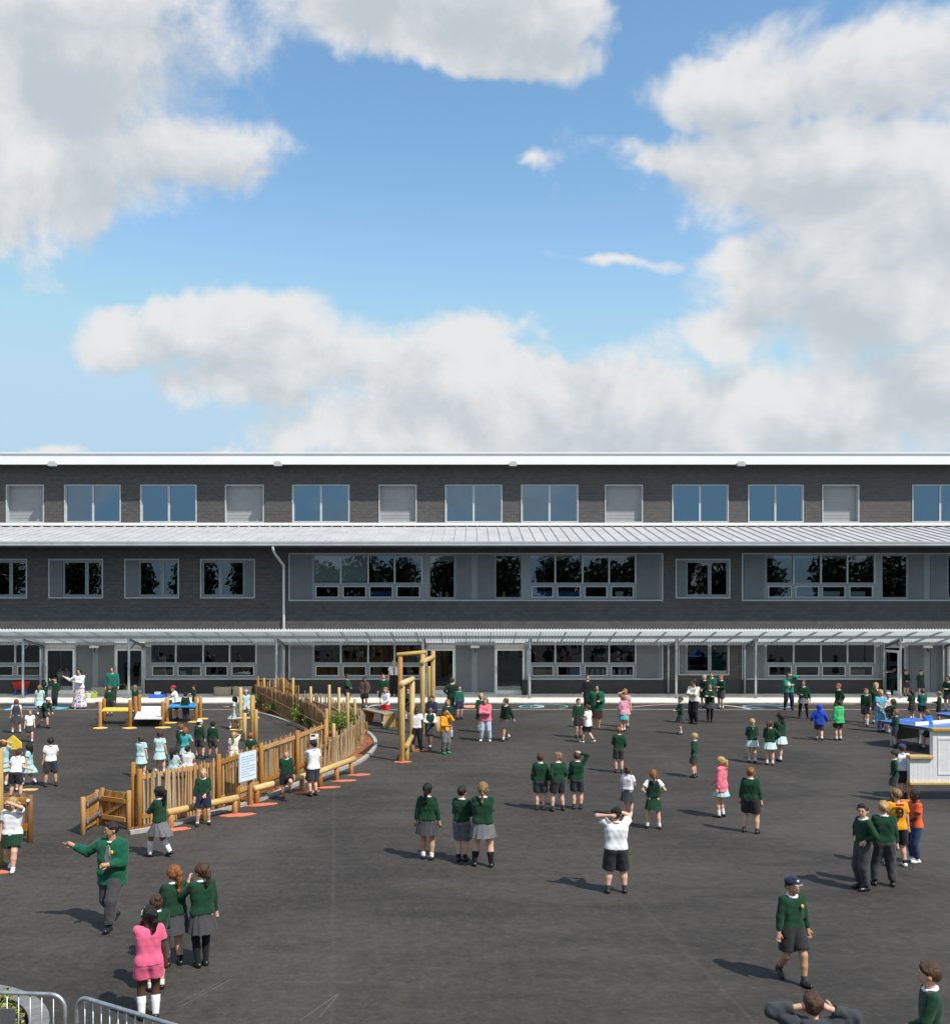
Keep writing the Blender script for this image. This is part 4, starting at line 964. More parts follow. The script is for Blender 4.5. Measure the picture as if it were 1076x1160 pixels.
# ------------------------------------------------------------------ barriers and round planter in the foreground
def barrier(label, p0, p1, n):
    root = thing('crowd_barrier', label, 'barrier', (p0[0], p0[1], 0), math.atan2(p1[1] - p0[1], p1[0] - p0[0]), 'galvanised crowd barriers'); L = math.hypot(p1[0] - p0[0], p1[1] - p0[1])
    c = .14; arc = lambda cx, cz, a0, a1: [(cx + c * math.cos(R(a0 + (a1 - a0) * k / 6)), 0, cz + c * math.sin(R(a0 + (a1 - a0) * k / 6))) for k in range(7)]
    m = MB(); m.tube([(0, 0, .04)] + arc(c, 1.10 - c, 180, 90) + arc(L - c, 1.10 - c, 90, 0) + [(L, 0, .04)], .0195, 10); m.tube([(0, 0, .2), (L, 0, .2)], .016, 8); m.build('frame', 'galvanised', root, True)
    bmh = MB(); bmh.tube([(0, 0, .2), (0, 0, 1.09)], .0065, 6); bme = bmh.mesh('bar', 'galvanised', True)
    for k in range(n): link('bar', bme, root, ((k + 1) * L / (n + 1), 0, 0))
    for xx in (.25, L - .25): m = MB(); m.tube([(xx, -.3, .02), (xx, 0, .06), (xx, .3, .02)], .016, 8); m.tube([(xx, 0, .05), (xx, 0, .2)], .016, 8); m.build('foot', 'galvanised', root)
    return root
b1 = barrier('crowd barrier across the round planter at the bottom left corner', (-3.90, 9.28), (-6.2, 9.45), 19)
b2 = barrier('crowd barrier slanting past the socks of the girl in pink', (-3.78, 9.26), (-1.80, 8.16), 19)
m = MB(); m.box(.50, .64, -.012, .012, .78, .95); m.build('plate', 'steel_dark', b1)
pl = thing('round_planter', 'round planter with a grey board rim at the bottom left corner', 'planter', (-5.9, 9.6, 0))
for k in range(60):
    a0, a1 = 2 * math.pi * k / 60, 2 * math.pi * (k + .93) / 60; m = MB(); r0, r1 = 1.37, 1.57
    q = [(r0 * math.cos(a0), r0 * math.sin(a0)), (r1 * math.cos(a0), r1 * math.sin(a0)), (r1 * math.cos(a1), r1 * math.sin(a1)), (r0 * math.cos(a1), r0 * math.sin(a1))]
    m.prism(q, .42, .455); m.build('rim_board', 'paving_board', pl)
m = MB(); n = 48; vs = []
for z in (0, .42): vs += [(1.50 * math.cos(2 * math.pi * k / n), 1.50 * math.sin(2 * math.pi * k / n), z) for k in range(n)]
m.add(vs, [(k, (k + 1) % n, n + (k + 1) % n, n + k) for k in range(n)]); m.build('wall', 'paving_board', pl)
m = MB(); m.lathe([(1.45, .30), (1.40, .36), (.9, .42), (.1, .45)], 40); m.build('soil', 'soil', pl, True)
ps = thing('planter_shrubs', 'mossy yellow-green ground cover filling the round planter', 'plants', (-5.9, 9.6, .4)); ps['kind'] = 'stuff'
lfm = MB(); rr = random.Random(9)
for k in range(9000):
    r = 1.33 * math.sqrt(rr.random()); a = rr.uniform(0, 6.28); x, y = r * math.cos(a), r * math.sin(a)
    z = .08 + .16 * (1 - (r / 1.4) ** 2) + .06 * math.sin(7 * x + 2) * math.cos(6 * y) + rr.uniform(-.05, .04)
    s = rr.uniform(.015, .032); d = Vector((rr.gauss(0, .7), rr.gauss(0, .7), 1)).normalized(); aa = d.orthogonal().normalized(); b = d.cross(aa); c = Vector((x, y, z))
    aa, b = aa * math.cos(k) + b * math.sin(k), b * math.cos(k) - aa * math.sin(k)
    lfm.add([c - aa * s, c + b * s * .6, c + aa * s, c - b * s * .6], [(0, 1, 2, 3)])
lfm.build('foliage', 'leaves_moss', ps)['kind'] = 'stuff'

# ------------------------------------------------------------------ small things along the wall
def simple(name, label, cat, x, y, z, build, group=None):
    root = thing(name, label, cat, (x, y, z), group=group); build(root); return root
PZ = .05
def tub(root):
    m = MB(); m.lathe([(.26, .28), (.36, .56), (.39, .60), (.36, .60), (.25, .30)], 18, sx=1.1, sy=.75); m.build('tub', 'toy_red', root, True)
    for s in (-1, 1):
        m = MB(); m.tube([(s * .25, -.12, 0), (s * .2, -.05, .3)], .03, 8); m.build('leg', 'toy_blue', root)
        m = MB(); m.tube([(s * .25, .12, 0), (s * .2, .05, .3)], .03, 8); m.build('leg', 'toy_blue', root)
simple('sand_tub', 'red plastic play tub on blue legs against the wall', 'play tub', wx(24, 44.4), 44.4, PZ, tub)
def sackf(w, h):
    def f(root):
        m = MB(); n = 20; vs = []
        for z, q in ((0, .92), (.06, 1), (h * .6, .97), (h * .95, 1.04), (h, 1.0), (h * .98, .94), (h * .8, .92)):
            vs += [(w / 2 * q * (math.copysign(abs(math.cos(t)) ** .55, math.cos(t))), .2 * q * (math.copysign(abs(math.sin(t)) ** .55, math.sin(t))), z + .01 * math.sin(3 * t)) for t in [2 * math.pi * k / n for k in range(n)]]
        m.add(vs, [(i * n + k, i * n + (k + 1) % n, (i + 1) * n + (k + 1) % n, (i + 1) * n + k) for i in range(6) for k in range(n)] + [tuple(range(n - 1, -1, -1)), tuple(6 * n + k for k in range(n))]); m.build('bag', 'sack', root, True)
        s = MB(); s.box(-w * .42, w * .42, -.15, .15, h * .80 - .03, h * .80 + .012); s.build('soil', 'soil', root)
    return f
simple('planting_bag', 'beige planting bag against the wall, left of the pair', 'planting bag', wx(252.5, 44.3), 44.3, PZ, sackf(.80, .38), 'beige planting bags by the wall')
simple('planting_bag', 'beige planting bag against the wall behind the play posts', 'planting bag', wx(274.5, 44.3), 44.3, PZ, sackf(.86, .40), 'beige planting bags by the wall')
simple('planting_bag', 'beige box-shaped bag behind the woman in the green fleece', 'planting bag', wx(112, 44.3), 44.3, PZ, sackf(.66, .36), 'beige planting bags by the wall')
def tray(c):
    def f(root):
        m = MB(); m.box(-.30, .30, -.22, .22, 0, .03); m.box(-.32, .32, -.24, -.21, 0, .17); m.box(-.32, .32, .21, .24, 0, .17); m.box(-.32, -.29, -.21, .21, 0, .17); m.box(.29, .32, -.21, .21, 0, .17); bevel(m.build('tray', c, root), .01)
    return f
simple('water_tray', 'blue plastic tray standing on the paving', 'tray', wx(179, 43.4), 43.4, PZ, tray('toy_blue'))
simple('box', 'white box on the blue plastic tray', 'box', wx(179, 43.4), 43.4, PZ + .03, lambda r_: (lambda m: (m.box(-.13, .13, -.1, .1, 0, .24), bevel(m.build('carton', 'white_plastic', r_), .012)))(MB()))
def bucket(c):
    def f(root):
        m = MB(); m.lathe([(.10, 0), (.14, .22), (.15, .23), (.135, .23), (.1, .04)], 14); m.build('bucket', c, root, True)
        h = MB(); h.tube([(.14 * math.cos(R(a)), -.04, .22 + .1 * math.sin(R(a))) for a in range(0, 181, 20)], .006, 5); h.build('handle', 'white_plastic', root)
    return f
for k, (p, c, w) in enumerate(((97, 'toy_lime', 'lime bucket nearest the floral skirt'), (101.5, 'white_plastic', 'white bucket between two lime buckets'), (107, 'toy_lime', 'lime bucket right of the white bucket'))): simple('bucket', w, 'bucket', wx(p, 43.2), 43.2, PZ, bucket(c), 'toy buckets on the paving')
def binf(root):
    m = MB(); m.box(-.13, .13, -.13, .13, 0, .62); bevel(m.build('bin', 'black_plastic', root), .02); m = MB(); m.box(-.145, .145, -.145, .145, .622, .67); m.build('lid', 'black_plastic', root)
simple('litter_bin', 'slim black bin between the right door and the canopy post', 'bin', wx(594, 44.6), 44.6, PZ, binf)
# things standing on the window sills
ZS1, ZS0 = Zw(678.6), Zw(767)
def crate(w, h, c):
    def f(root):
        m = MB(); t = .02; m.box(-w / 2, w / 2, -.13, .13, 0, t); m.box(-w / 2, w / 2, -.13, -.13 + t, t, h); m.box(-w / 2, w / 2, .13 - t, .13, t, h); m.box(-w / 2, -w / 2 + t, -.13 + t, .13 - t, t, h); m.box(w / 2 - t, w / 2, -.13 + t, .13 - t, t, h)
        m.build('crate', c, root); m = MB(); m.box(-w / 2 - .015, w / 2 + .015, -.15, -.131, h - .04, h + .01); m.build('lip', c, root)
    return f
for p, c, w, z, lab in ((431, 'crate_blue', .95, ZS1, 'blue storage crate in the third casement from the downpipe'), (614.5, 'crate_blue', .98, ZS1, 'blue storage crate in the first casement right of the middle glazing'), (645, 'crate_blue', .98, ZS1, 'blue storage crate in the second casement right of the middle glazing'), (912, 'crate_blue', .90, ZS1, 'blue storage crate on the first floor at the right'),
                        (941, 'crate_white', .92, ZS1, 'pale crate right of the blue crate on the first floor'), (970, 'crate_white', .92, ZS1, 'rightmost pale crate on the first-floor sill'), (702, 'crate_white', .34, ZS1, 'small pale crate in the last casement of the middle band'), (185, 'card_brown', .98, ZS0, 'brown cardboard crate in the ground-floor window by the left door'), (222, 'card_brown', .42, ZS0, 'small cardboard box in the second ground-floor casement'),
                        (206, 'crate_white', .26, ZS0, 'pale box left of the small cardboard box'), (614, 'card_brown', .9, ZS0, 'brown cardboard crate in the window right of the middle doors'), (652, 'crate_blue', .42, ZS0, 'dark blue crate in the ground-floor window right of the middle doors'), (970, 'card_brown', .9, ZS0, 'brown cardboard crate in the ground-floor window by the open door'), (32, 'card_brown', .8, ZS0, 'brown crate in the far left ground-floor window')):
    simple('storage_crate', lab, 'crate', X(p), WY + .27, z, crate(w, .34 if w > .3 else .26, c))
def tubs(c):
    def f(root):
        m = MB(); m.lathe([(.06, 0), (.065, .02), (.065, .26), (.05, .28), (.05, .30)], 12); m.build('jar', c, root, True)
        m = MB(); m.lathe([(.055, .301), (.055, .33)], 12); m.build('lid', 'white_plastic', root)
    return f
k = 0
for base, lab in ((665, 'second'), (696, 'third')):
    for j, pos in enumerate(('leftmost', 'second from left', 'third from left', 'rightmost')):
        simple('paper_tub', '%s pale tub in the %s casement right of the middle doors' % (pos, lab), 'tub', X(base + j * 6.3), WY + .22, ZS0, tubs('crate_white'), 'pale tubs on the ground-floor sill')
for p, c, lab in ((499, 'crate_white', 'white jar in the tall middle window'), (506, 'toy_yellow', 'yellow jar in the tall middle window'), (1000, 'crate_white', 'white jar in the tall right-hand window'), (1013, 'toy_red', 'red jar in the tall right-hand window'), (571, 'toy_yellow', 'yellow jar in the tall window beside the blue crates')):
    simple('jar', lab, 'jar', X(p), WY + .22, ZS1, tubs(c))

# ------------------------------------------------------------------ trees beyond the camera, seen mirrored in the windows
def tree_row():
    m = MB(); r = random.Random(21)
    for k in range(22):
        cx = -62 + k * 6 + r.uniform(-2, 2); cy = -42 + r.uniform(-5, 5); H = r.uniform(8.0, 11.5); W = r.uniform(3.0, 4.2)
        m.cur = 1; m.tube([(cx, cy, 0), (cx + .2, cy, H * .4), (cx, cy, H * .75)], [.22, .16, .07], 6); m.cur = 0
        for _ in range(2200):
            u = Vector((r.gauss(0, 1), r.gauss(0, 1), r.gauss(0, 1))).normalized() * r.uniform(.1, 1)
            c = Vector((cx + u.x * W, cy + u.y * W, H * .58 + u.z * H * .42)); d = Vector((r.gauss(0, 1), r.gauss(0, 1), r.gauss(0, 1))).normalized(); a = d.orthogonal().normalized(); b = d.cross(a); s = r.uniform(.24, .46)
            m.add([c - a * s, c + b * s * .6, c + a * s, c - b * s * .6], [(0, 1, 2, 3)])
    o = m.build('tree_belt', ['leaves_far', 'bark']); return tag(o, 'dark belt of trees across the road, mirrored in the windows', 'trees', kind='stuff')
tree_row()
# ------------------------------------------------------------------ people: implicit bodies and clothes turned into meshes
def fabric(name, c, rough=0.85, var=.10, check=None):
    if name in MATS: return MATS[name]
    m, t, b, n = new_mat(name); v = coords(t)
    f = n.noise(v, 9, 4, .6).outputs['Fac']
    cc = n.mix(n.ramp(f, .3, .7), tuple(x * (1 - var) for x in c), tuple(min(1, x * (1 + var)) for x in c))
    if check:
        ck = t.nodes.new('ShaderNodeTexChecker'); t.links.new(v, ck.inputs[0]); ck.inputs['Scale'].default_value = check[0]
        cc = n.mix(n.m('MULTIPLY', ck.outputs['Fac'], .55), cc, check[1])
    t.links.new(cc, b.inputs['Base Color']); b.inputs['Roughness'].default_value = rough
    b.inputs['Sheen Weight'].default_value = .12; b.inputs['Specular IOR Level'].default_value = .2
    w = n.noise(mapping(t, v, (14, 14, 5)), 1.0, 3, .55, .8).outputs['Fac']
    bump(t, b, n.m('ADD', w, n.m('MULTIPLY', n.noise(v, 160, 2, .5).outputs['Fac'], .12)), .55, .012)
    return m
def skinm(name, c):
    m, t, b, n = new_mat(name); v = coords(t)
    f = n.noise(v, 7, 3, .5).outputs['Fac']
    t.links.new(n.mix(n.ramp(f, .35, .7), tuple(x * .93 for x in c), (min(1, c[0] * 1.07), c[1], c[2] * .97)), b.inputs['Base Color'])
    b.inputs['Roughness'].default_value = .5; b.inputs['Specular IOR Level'].default_value = .35
for k, c in dict(fair=(.62, .37, .26), pink=(.66, .38, .29), tan=(.45, .255, .155), brown=(.24, .125, .07), dark=(.075, .036, .022)).items(): skinm('skin_' + k, c)
def hairm(name, c):
    m, t, b, n = new_mat(name); v = coords(t)
    st = n.noise(mapping(t, v, (70, 70, 14)), 1.0, 4, .65, .6).outputs['Fac']; cl = n.noise(v, 16, 3, .6).outputs['Fac']
    cc = n.mix(n.ramp(st, .35, .68), tuple(x * .45 for x in c), tuple(min(1, x * 1.5) for x in c))
    cc = n.mix(n.ramp(cl, .4, .7, 0, .5), cc, tuple(x * .6 for x in c))
    t.links.new(cc, b.inputs['Base Color']); b.inputs['Roughness'].default_value = .48; b.inputs['Specular IOR Level'].default_value = .4
    bump(t, b, n.m('ADD', st, n.m('MULTIPLY', cl, 1.5)), .9, .02)
for k, c in dict(brown=(.075, .035, .016), dark=(.022, .013, .009), black=(.008, .007, .006), blond=(.50, .33, .13), sandy=(.26, .15, .06), ginger=(.27, .095, .025), grey=(.45, .43, .40)).items(): hairm('hair_' + k, c)
FAB = dict(green=(.0065, .040, .0195), green_dark=(.006, .024, .014), teal=(.010, .105, .085), parka=(.005, .085, .047), fleece=(.012, .13, .095), jacket_green=(.02, .21, .13), brightgreen=(.05, .45, .14), white=(.72, .72, .74), cream=(.70, .66, .56), grey=(.050, .049, .054), greylight=(.13, .13, .14), charcoal=(.024, .024, .028), black=(.010, .010, .012),
           navy=(.016, .022, .060), darkgrey=(.040, .045, .052), royal=(.012, .055, .42), coatblue=(.015, .14, .55), pink=(.68, .115, .22), pinkcoat=(.72, .16, .23), palepink=(.62, .28, .36), orange=(.72, .24, .012), orangered=(.70, .105, .025), mustard=(.70, .29, .012), denim=(.30, .36, .45), palejean=(.42, .48, .60), navytrack=(.030, .045, .11), maroon=(.045, .012, .016), red=(.55, .012, .018),
           aqua=(.36, .56, .57), teal_skirt=(.05, .36, .36), brown=(.10, .055, .045), purple=(.16, .13, .30), sole=(.55, .55, .55), lime=(.10, .36, .06))
for k, c in FAB.items(): fabric('cloth_' + k, c)
fabric('cloth_gingham', (.56, .68, .67), check=(60, (.18, .45, .46))); fabric('cloth_gingham_blue', (.14, .40, .52), check=(50, (.04, .20, .42)))
def floral():
    m, t, b, n = new_mat('cloth_floral'); v = coords(t)
    vo = t.nodes.new('ShaderNodeTexVoronoi'); vo.inputs['Scale'].default_value = 13; t.links.new(v, vo.inputs['Vector'])
    c = n.mix(n.ramp(vo.outputs['Distance'], .30, .42), (.10, .10, .24), (.66, .64, .66))
    pk = n.noise(v, 6, 1, .5).outputs['Fac']; c = n.mix(n.ramp(pk, .58, .62, 0, .6), c, (.45, .10, .28)); t.links.new(c, b.inputs['Base Color']); b.inputs['Roughness'].default_value = .8
floral()
plain('shoe_black', (.012, .012, .013), .35); plain('shoe_white', (.68, .68, .68), .5); plain('shoe_grey', (.16, .16, .17), .6); plain('shoe_brown', (.10, .045, .02), .5); plain('shoe_green', (.03, .30, .10), .5)
plain('eye_white', (.42, .40, .38), .45, var=.02); plain('eye_dark', (.02, .015, .012), .2); plain('lips', (.42, .16, .13), .5); plain('badge_gold', (.72, .45, .03), .5)

def surface_nets(F, org, h):
    s = F < 0
    c = s[:-1, :-1, :-1].astype(np.uint8)
    cnt = np.zeros(c.shape, np.uint8)
    for dx in (0, 1):
        for dy in (0, 1):
            for dz in (0, 1): cnt += s[dx:F.shape[0] - 1 + dx, dy:F.shape[1] - 1 + dy, dz:F.shape[2] - 1 + dz]
    act = (cnt > 0) & (cnt < 8)
    I = np.argwhere(act)
    if len(I) == 0: return np.zeros((0, 3)), np.zeros((0, 4), int)
    idx = np.full(act.shape, -1, np.int32); idx[tuple(I.T)] = np.arange(len(I))
    C = [(dx, dy, dz) for dx in (0, 1) for dy in (0, 1) for dz in (0, 1)]
    V = np.stack([F[I[:, 0] + a, I[:, 1] + b, I[:, 2] + d] for a, b, d in C], 1)
    acc = np.zeros((len(I), 3)); num = np.zeros(len(I)); CC = np.array(C, float)
    for a in range(8):
        for b in range(a + 1, 8):
            if np.abs(CC[a] - CC[b]).sum() != 1: continue
            m = (V[:, a] < 0) != (V[:, b] < 0)
            t = np.where(m, V[:, a] / np.where(m, V[:, a] - V[:, b], 1), 0)
            acc += np.where(m[:, None], CC[a] + t[:, None] * (CC[b] - CC[a]), 0); num += m
    P = org + (I + acc / num[:, None]) * h
    Q = []
    for ax in range(3):
        o1, o2 = [(1, 2), (2, 0), (0, 1)][ax]
        sl0 = [slice(None)] * 3; sl1 = [slice(None)] * 3; sl0[ax] = slice(0, -1); sl1[ax] = slice(1, None)
        A, B = s[tuple(sl0)], s[tuple(sl1)]
        E = np.argwhere(A != B)
        ok = (E[:, o1] > 0) & (E[:, o2] > 0) & (E[:, o1] < F.shape[o1] - 1) & (E[:, o2] < F.shape[o2] - 1); E = E[ok]
        ins = A[tuple(E.T)]
        q = []
        for d1, d2 in ((1, 1), (0, 1), (0, 0), (1, 0)):
            e = E.copy(); e[:, o1] -= d1; e[:, o2] -= d2; q.append(idx[tuple(e.T)])
        q = np.stack(q, 1); q[~ins] = q[~ins][:, ::-1]; Q.append(q)
    return P, np.concatenate(Q)
class SDF:
    """union of tapered capsules and ellipsoids on a grid"""
    def __init__(s, k=.02): s.p = []; s.k = k; s.cuts = []; s.subs = []
    def cap(s, a, b, ra, rb=None, k=None, flat=None): s.p.append(('c', np.array(a, float), np.array(b, float), ra, ra if rb is None else rb, s.k if k is None else k, flat)); return s
    def ell(s, c, r, k=None, M=None): s.p.append(('e', np.array(c, float), np.array(r, float), M, None, s.k if k is None else k, None)); return s
    def cut(s, p, n): s.cuts.append((np.array(p, float), np.array(n, float) / np.linalg.norm(n))); return s   # removes the side n points to
    def mesh(s, h, fold=0.0, seed=0):
        lo = np.full(3, 1e9); hi = -lo
        for q in s.p:
            if q[0] == 'c': r = max(q[3], q[4]); a, b = np.minimum(q[1], q[2]) - r, np.maximum(q[1], q[2]) + r
            else: r = q[2].max(); a, b = q[1] - r, q[1] + r
            lo = np.minimum(lo, a); hi = np.maximum(hi, b)
        lo -= 3 * h; hi += 3 * h; n = np.ceil((hi - lo) / h).astype(int) + 1
        ax = [(lo[i] + h * np.arange(n[i])).astype(np.float32) for i in range(3)]
        F = np.full(tuple(n), .5, np.float32)
        for q in s.p:
            k = q[5]; pad = k + 2.5 * h
            if q[0] == 'c': r = max(q[3], q[4]); a, b = np.minimum(q[1], q[2]) - r - pad, np.maximum(q[1], q[2]) + r + pad
            else: r = q[2].max(); a, b = q[1] - r - pad, q[1] + r + pad
            i0 = np.maximum(0, np.floor((a - lo) / h).astype(int)); i1 = np.minimum(n, np.ceil((b - lo) / h).astype(int) + 1)
            x = ax[0][i0[0]:i1[0], None, None]; y = ax[1][None, i0[1]:i1[1], None]; z = ax[2][None, None, i0[2]:i1[2]]
            if q[0] == 'c':
                A, D = q[1], q[2] - q[1]; L2 = max(float(D @ D), 1e-9)
                t0 = ((x - A[0]) * D[0] + (y - A[1]) * D[1] + (z - A[2]) * D[2]) / L2; t = np.clip(t0, 0, 1)
                d = np.sqrt((x - A[0] - t * D[0]) ** 2 + (y - A[1] - t * D[1]) ** 2 + (z - A[2] - t * D[2]) ** 2) - (q[3] + (q[4] - q[3]) * t)
                if q[6] is not None:
                    L = math.sqrt(L2)
                    if 'b' in q[6]: d = np.maximum(d, (t0 - 1) * L)
                    if 'a' in q[6]: d = np.maximum(d, -t0 * L)
            else:
                X_, Y_, Z_ = x - q[1][0], y - q[1][1], z - q[1][2]
                if q[3] is not None: M = q[3]; X_, Y_, Z_ = (M[0][0] * X_ + M[1][0] * Y_ + M[2][0] * Z_, M[0][1] * X_ + M[1][1] * Y_ + M[2][1] * Z_, M[0][2] * X_ + M[1][2] * Y_ + M[2][2] * Z_)
                rr = np.sqrt((X_ / q[2][0]) ** 2 + (Y_ / q[2][1]) ** 2 + (Z_ / q[2][2]) ** 2); d = (rr - 1) * q[2].min()
            S = F[i0[0]:i1[0], i0[1]:i1[1], i0[2]:i1[2]]
            if k > 1e-5:
                g_ = np.clip(.5 + .5 * (S - d) / k, 0, 1); S[...] = S + (d - S) * g_ - k * g_ * (1 - g_)
            else: np.minimum(S, d, out=S)
        x, y, z = ax[0][:, None, None], ax[1][None, :, None], ax[2][None, None, :]
        if fold:
            ph = seed * 1.7
            w1 = np.sin(x * 9 + y * 7 + ph) * 2.2; F += (fold * (.55 * np.sin(z * 52 + x * 30 + w1) * np.sin(x * 17 - z * 9 + y * 13 + ph) + .5 * np.sin(z * 33 - x * 40 - y * 26 + w1 * 1.5 + ph))).astype(np.float32)
        for p, nv in s.cuts: np.maximum(F, (x - p[0]) * nv[0] + (y - p[1]) * nv[1] + (z - p[2]) * nv[2], out=F)
        for c, r in s.subs: np.maximum(F, -(np.sqrt(((x - c[0]) / r[0]) ** 2 + ((y - c[1]) / r[1]) ** 2 + ((z - c[2]) / r[2]) ** 2) - 1) * min(r), out=F)
        F[0] = F[-1] = .1; F[:, 0] = F[:, -1] = .1; F[:, :, 0] = F[:, :, -1] = .1
        return surface_nets(F, lo, h)
def np_mesh(name, V, Q, mats, extra=None):
    me = bpy.data.meshes.new(name); mi = [np.zeros(len(Q), np.int32)]; V = np.asarray(V, np.float32); loops = [np.asarray(Q).ravel()]; tot = [np.full(len(Q), 4)]
    if extra:
        for ev, ef, em in extra:
            o = len(V); V = np.concatenate([V, np.asarray(ev, np.float32)])
            for f in ef: loops.append(np.array(f) + o); tot.append(np.array([len(f)])); mi.append(np.array([em], np.int32))
    lp = np.concatenate(loops).astype(np.int32); tt_ = np.concatenate(tot).astype(np.int32); mi = np.concatenate(mi)
    me.vertices.add(len(V)); me.vertices.foreach_set('co', V.ravel()); me.loops.add(len(lp)); me.loops.foreach_set('vertex_index', lp)
    me.polygons.add(len(tt_)); me.polygons.foreach_set('loop_start', np.concatenate([[0], np.cumsum(tt_)[:-1]]).astype(np.int32)); 
    for m in mats: me.materials.append(MATS[m])
    me.polygons.foreach_set('material_index', mi); me.polygons.foreach_set('use_smooth', np.ones(len(tt_), bool))
    me.update(calc_edges=True); return me
def ik(a, t, l1, l2, pole):
    a, t, pole = np.array(a, float), np.array(t, float), np.array(pole, float); d = t - a; L = np.linalg.norm(d); L = max(L, 1e-6); u = d / L
    if L > (l1 + l2) * .999: L = (l1 + l2) * .999; t = a + u * L
    L = max(L, abs(l1 - l2) + .01); c = (l1 * l1 - l2 * l2 + L * L) / (2 * L); q = math.sqrt(max(0, l1 * l1 - c * c))
    p = pole - u * (pole @ u); p = p / max(np.linalg.norm(p), 1e-6); return a + u * c + p * q, t
# wrist target (side, forward, up) in body heights, elbow direction
ARMS = dict(down=((.152, .02, .475), (.5, -1, 0)), out=((.21, .03, .52), (.6, -1, 0)), swingf=((.125, .13, .50), (.2, -1, -.2)), swingb=((.135, -.12, .50), (.2, -1, .2)), crossed=((-.045, .115, .665), (1, .15, -.6)),
            hip=((.105, .03, .575), (1, -.5, 0)), head=((.045, -.02, .975), (1, .1, .1)), brow=((.03, .115, .925), (1, .3, -.15)), nape=((.085, -.06, .90), (1, .25, .1)), back=((.02, -.105, .535), (1, -.4, 0)), front=((.025, .125, .56), (.8, -.3, -.2)),
            mouth=((.02, .12, .85), (.5, .2, -1)), point=((.36, .04, .765), (0, -.3, -1)), pocket=((.10, .045, .52), (.8, -.9, 0)), hold=((.05, .15, .63), (.5, -.2, -1)), reach=((.07, .27, .66), (.3, -.1, -1)), up=((.17, .04, 1.04), (1, 0, -.1)), side=((.27, .03, .60), (0, -.3, -1)), lap=((.07, .20, .58), (.7, -.2, -.3)), shoulder=((.10, .10, .80), (.6, .3, -1)))
PCOUNT = [0]
def person(px, py, top, label, face=0, arms=('down', 'down'), legs='stand', cloth=(), hair='short', hc='brown', skin='fair', head=0.0, adult=False, fat=1.0, lean=0.0, tilt=0.0, hat=None, Y=None, z0=0.0, H=None, group='children in the playground', cat=None, seat=.42, extras=None):
    """px, py: photo pixel of the feet; top: photo row of the head top; face: 0 towards the camera, 90 to the right"""
    PCOUNT[0] += 1; seed = PCOUNT[0]; rs = random.Random(seed)
    if Y is None: x, y = G(px, py, z0)
    else: x, y = wx(px, Y), Y
    if H is None: H = (py - top) * y / FPX
    d = math.hypot(y, 5); h = .0112 if d < 18 else (.0158 if d < 26 else .0212)
    fine = d < 22
    fw = lambda s, f, u: np.array((s * H, -f * H, u * H))            # side (+ = image right when facing camera), forward, up
    hs_h = H * (.140 if adult else (.158 + .02 * max(0, min(1, (1.4 - H) / .4))))
    # ---- legs
    hipw = .052; drop = 0.0
    AN = {}
    sp = dict(stand=.058, apart=.10, close=.04).get(legs, .05)
    if legs in ('stand', 'apart', 'close'):
        j = rs.uniform(-.02, .02); AN = {1: (sp, j, .042, 0), -1: (-sp, -j, .042, 0)}
    elif legs == 'walk': AN = {1: (.045, .13, .042, .15), -1: (-.045, -.15, .075, -.55)}; drop = .018
    elif legs == 'walk2': AN = {-1: (-.045, .13, .042, .15), 1: (.045, -.15, .075, -.55)}; drop = .018
    elif legs == 'cross': AN = {1: (-.01, .05, .042, 0), -1: (.01, -.01, .042, 0)}
    elif legs == 'step': AN = {1: (.06, .10, .20, .2), -1: (-.05, 0, .042, 0)}
    elif legs in ('sit', 'floor'): AN = {1: (.075, .26, .042, 0), -1: (-.07, .24, .042, 0)}
    pz = .505 - drop
    if legs == 'sit': pz = seat / H + .055
    if legs == 'floor': pz = .075
    dz = pz - .505
    def up(s, f, u):                                                   # upper-body point with forward lean
        rel = np.array((s, f, u - .505)); c, q = math.cos(lean), math.sin(lean)
        return fw(rel[0], rel[1] * c + rel[2] * q, pz + rel[2] * c - rel[1] * q)
    hip = {s: fw(s * hipw, 0, pz - .005) for s in (1, -1)}; knee, ank = {}, {}
    for s in (1, -1):
        a = AN[s]; knee[s], ank[s] = ik(hip[s], fw(a[0], a[1], a[2]), .235 * H, .232 * H, (s * .12, -1, .1 if legs not in ('sit', 'floor') else 1))
    sh = {s: up(s * (.108 if adult else .093), 0, .790) for s in (1, -1)}; elb, wr = {}, {}
    for s, nm in ((1, arms[1]), (-1, arms[0])):                        # arms = (image-left, image-right) when facing the camera
        t, pole = ARMS[nm] if isinstance(nm, str) else nm
        tg = up(t[0] * s, t[1], t[2]); tg = tg + np.array([rs.uniform(-.01, .01) * H for _ in range(3)])
        elb[s], wr[s] = ik(sh[s], tg, .165 * H, .140 * H, (pole[0] * s, -pole[1], pole[2]))
    # ---- head frame
    neck0, hc0 = up(0, -.005, .80), None
    hz = 1 - hs_h / H * .54
    hcen = up(0, .012, hz); hr = hs_h
    yaw = R(head); pt = R(tilt) + lean * .6
    Mz = np.array(((math.cos(yaw), -math.sin(yaw), 0), (math.sin(yaw), math.cos(yaw), 0), (0, 0, 1))); Mx = np.array(((1, 0, 0), (0, math.cos(pt), -math.sin(pt)), (0, math.sin(pt), math.cos(pt))))
    HM = Mz @ Mx
    hp = lambda a, b, c: hcen + HM @ np.array((a * hr, -b * hr, c * hr))   # right, forward, up in head heights
    f = fat
    body = SDF(.022 * H)
    # torso
    TOR = [((.060, 0, .775), .036), ((.056, 0, .735), .052 * f), ((.048, .002, .675), .053 * f), ((.042, .004, .615), .051 * f), ((.047, -.002, .55), .056 * f), ((.046, -.006, .505), .058 * f)]
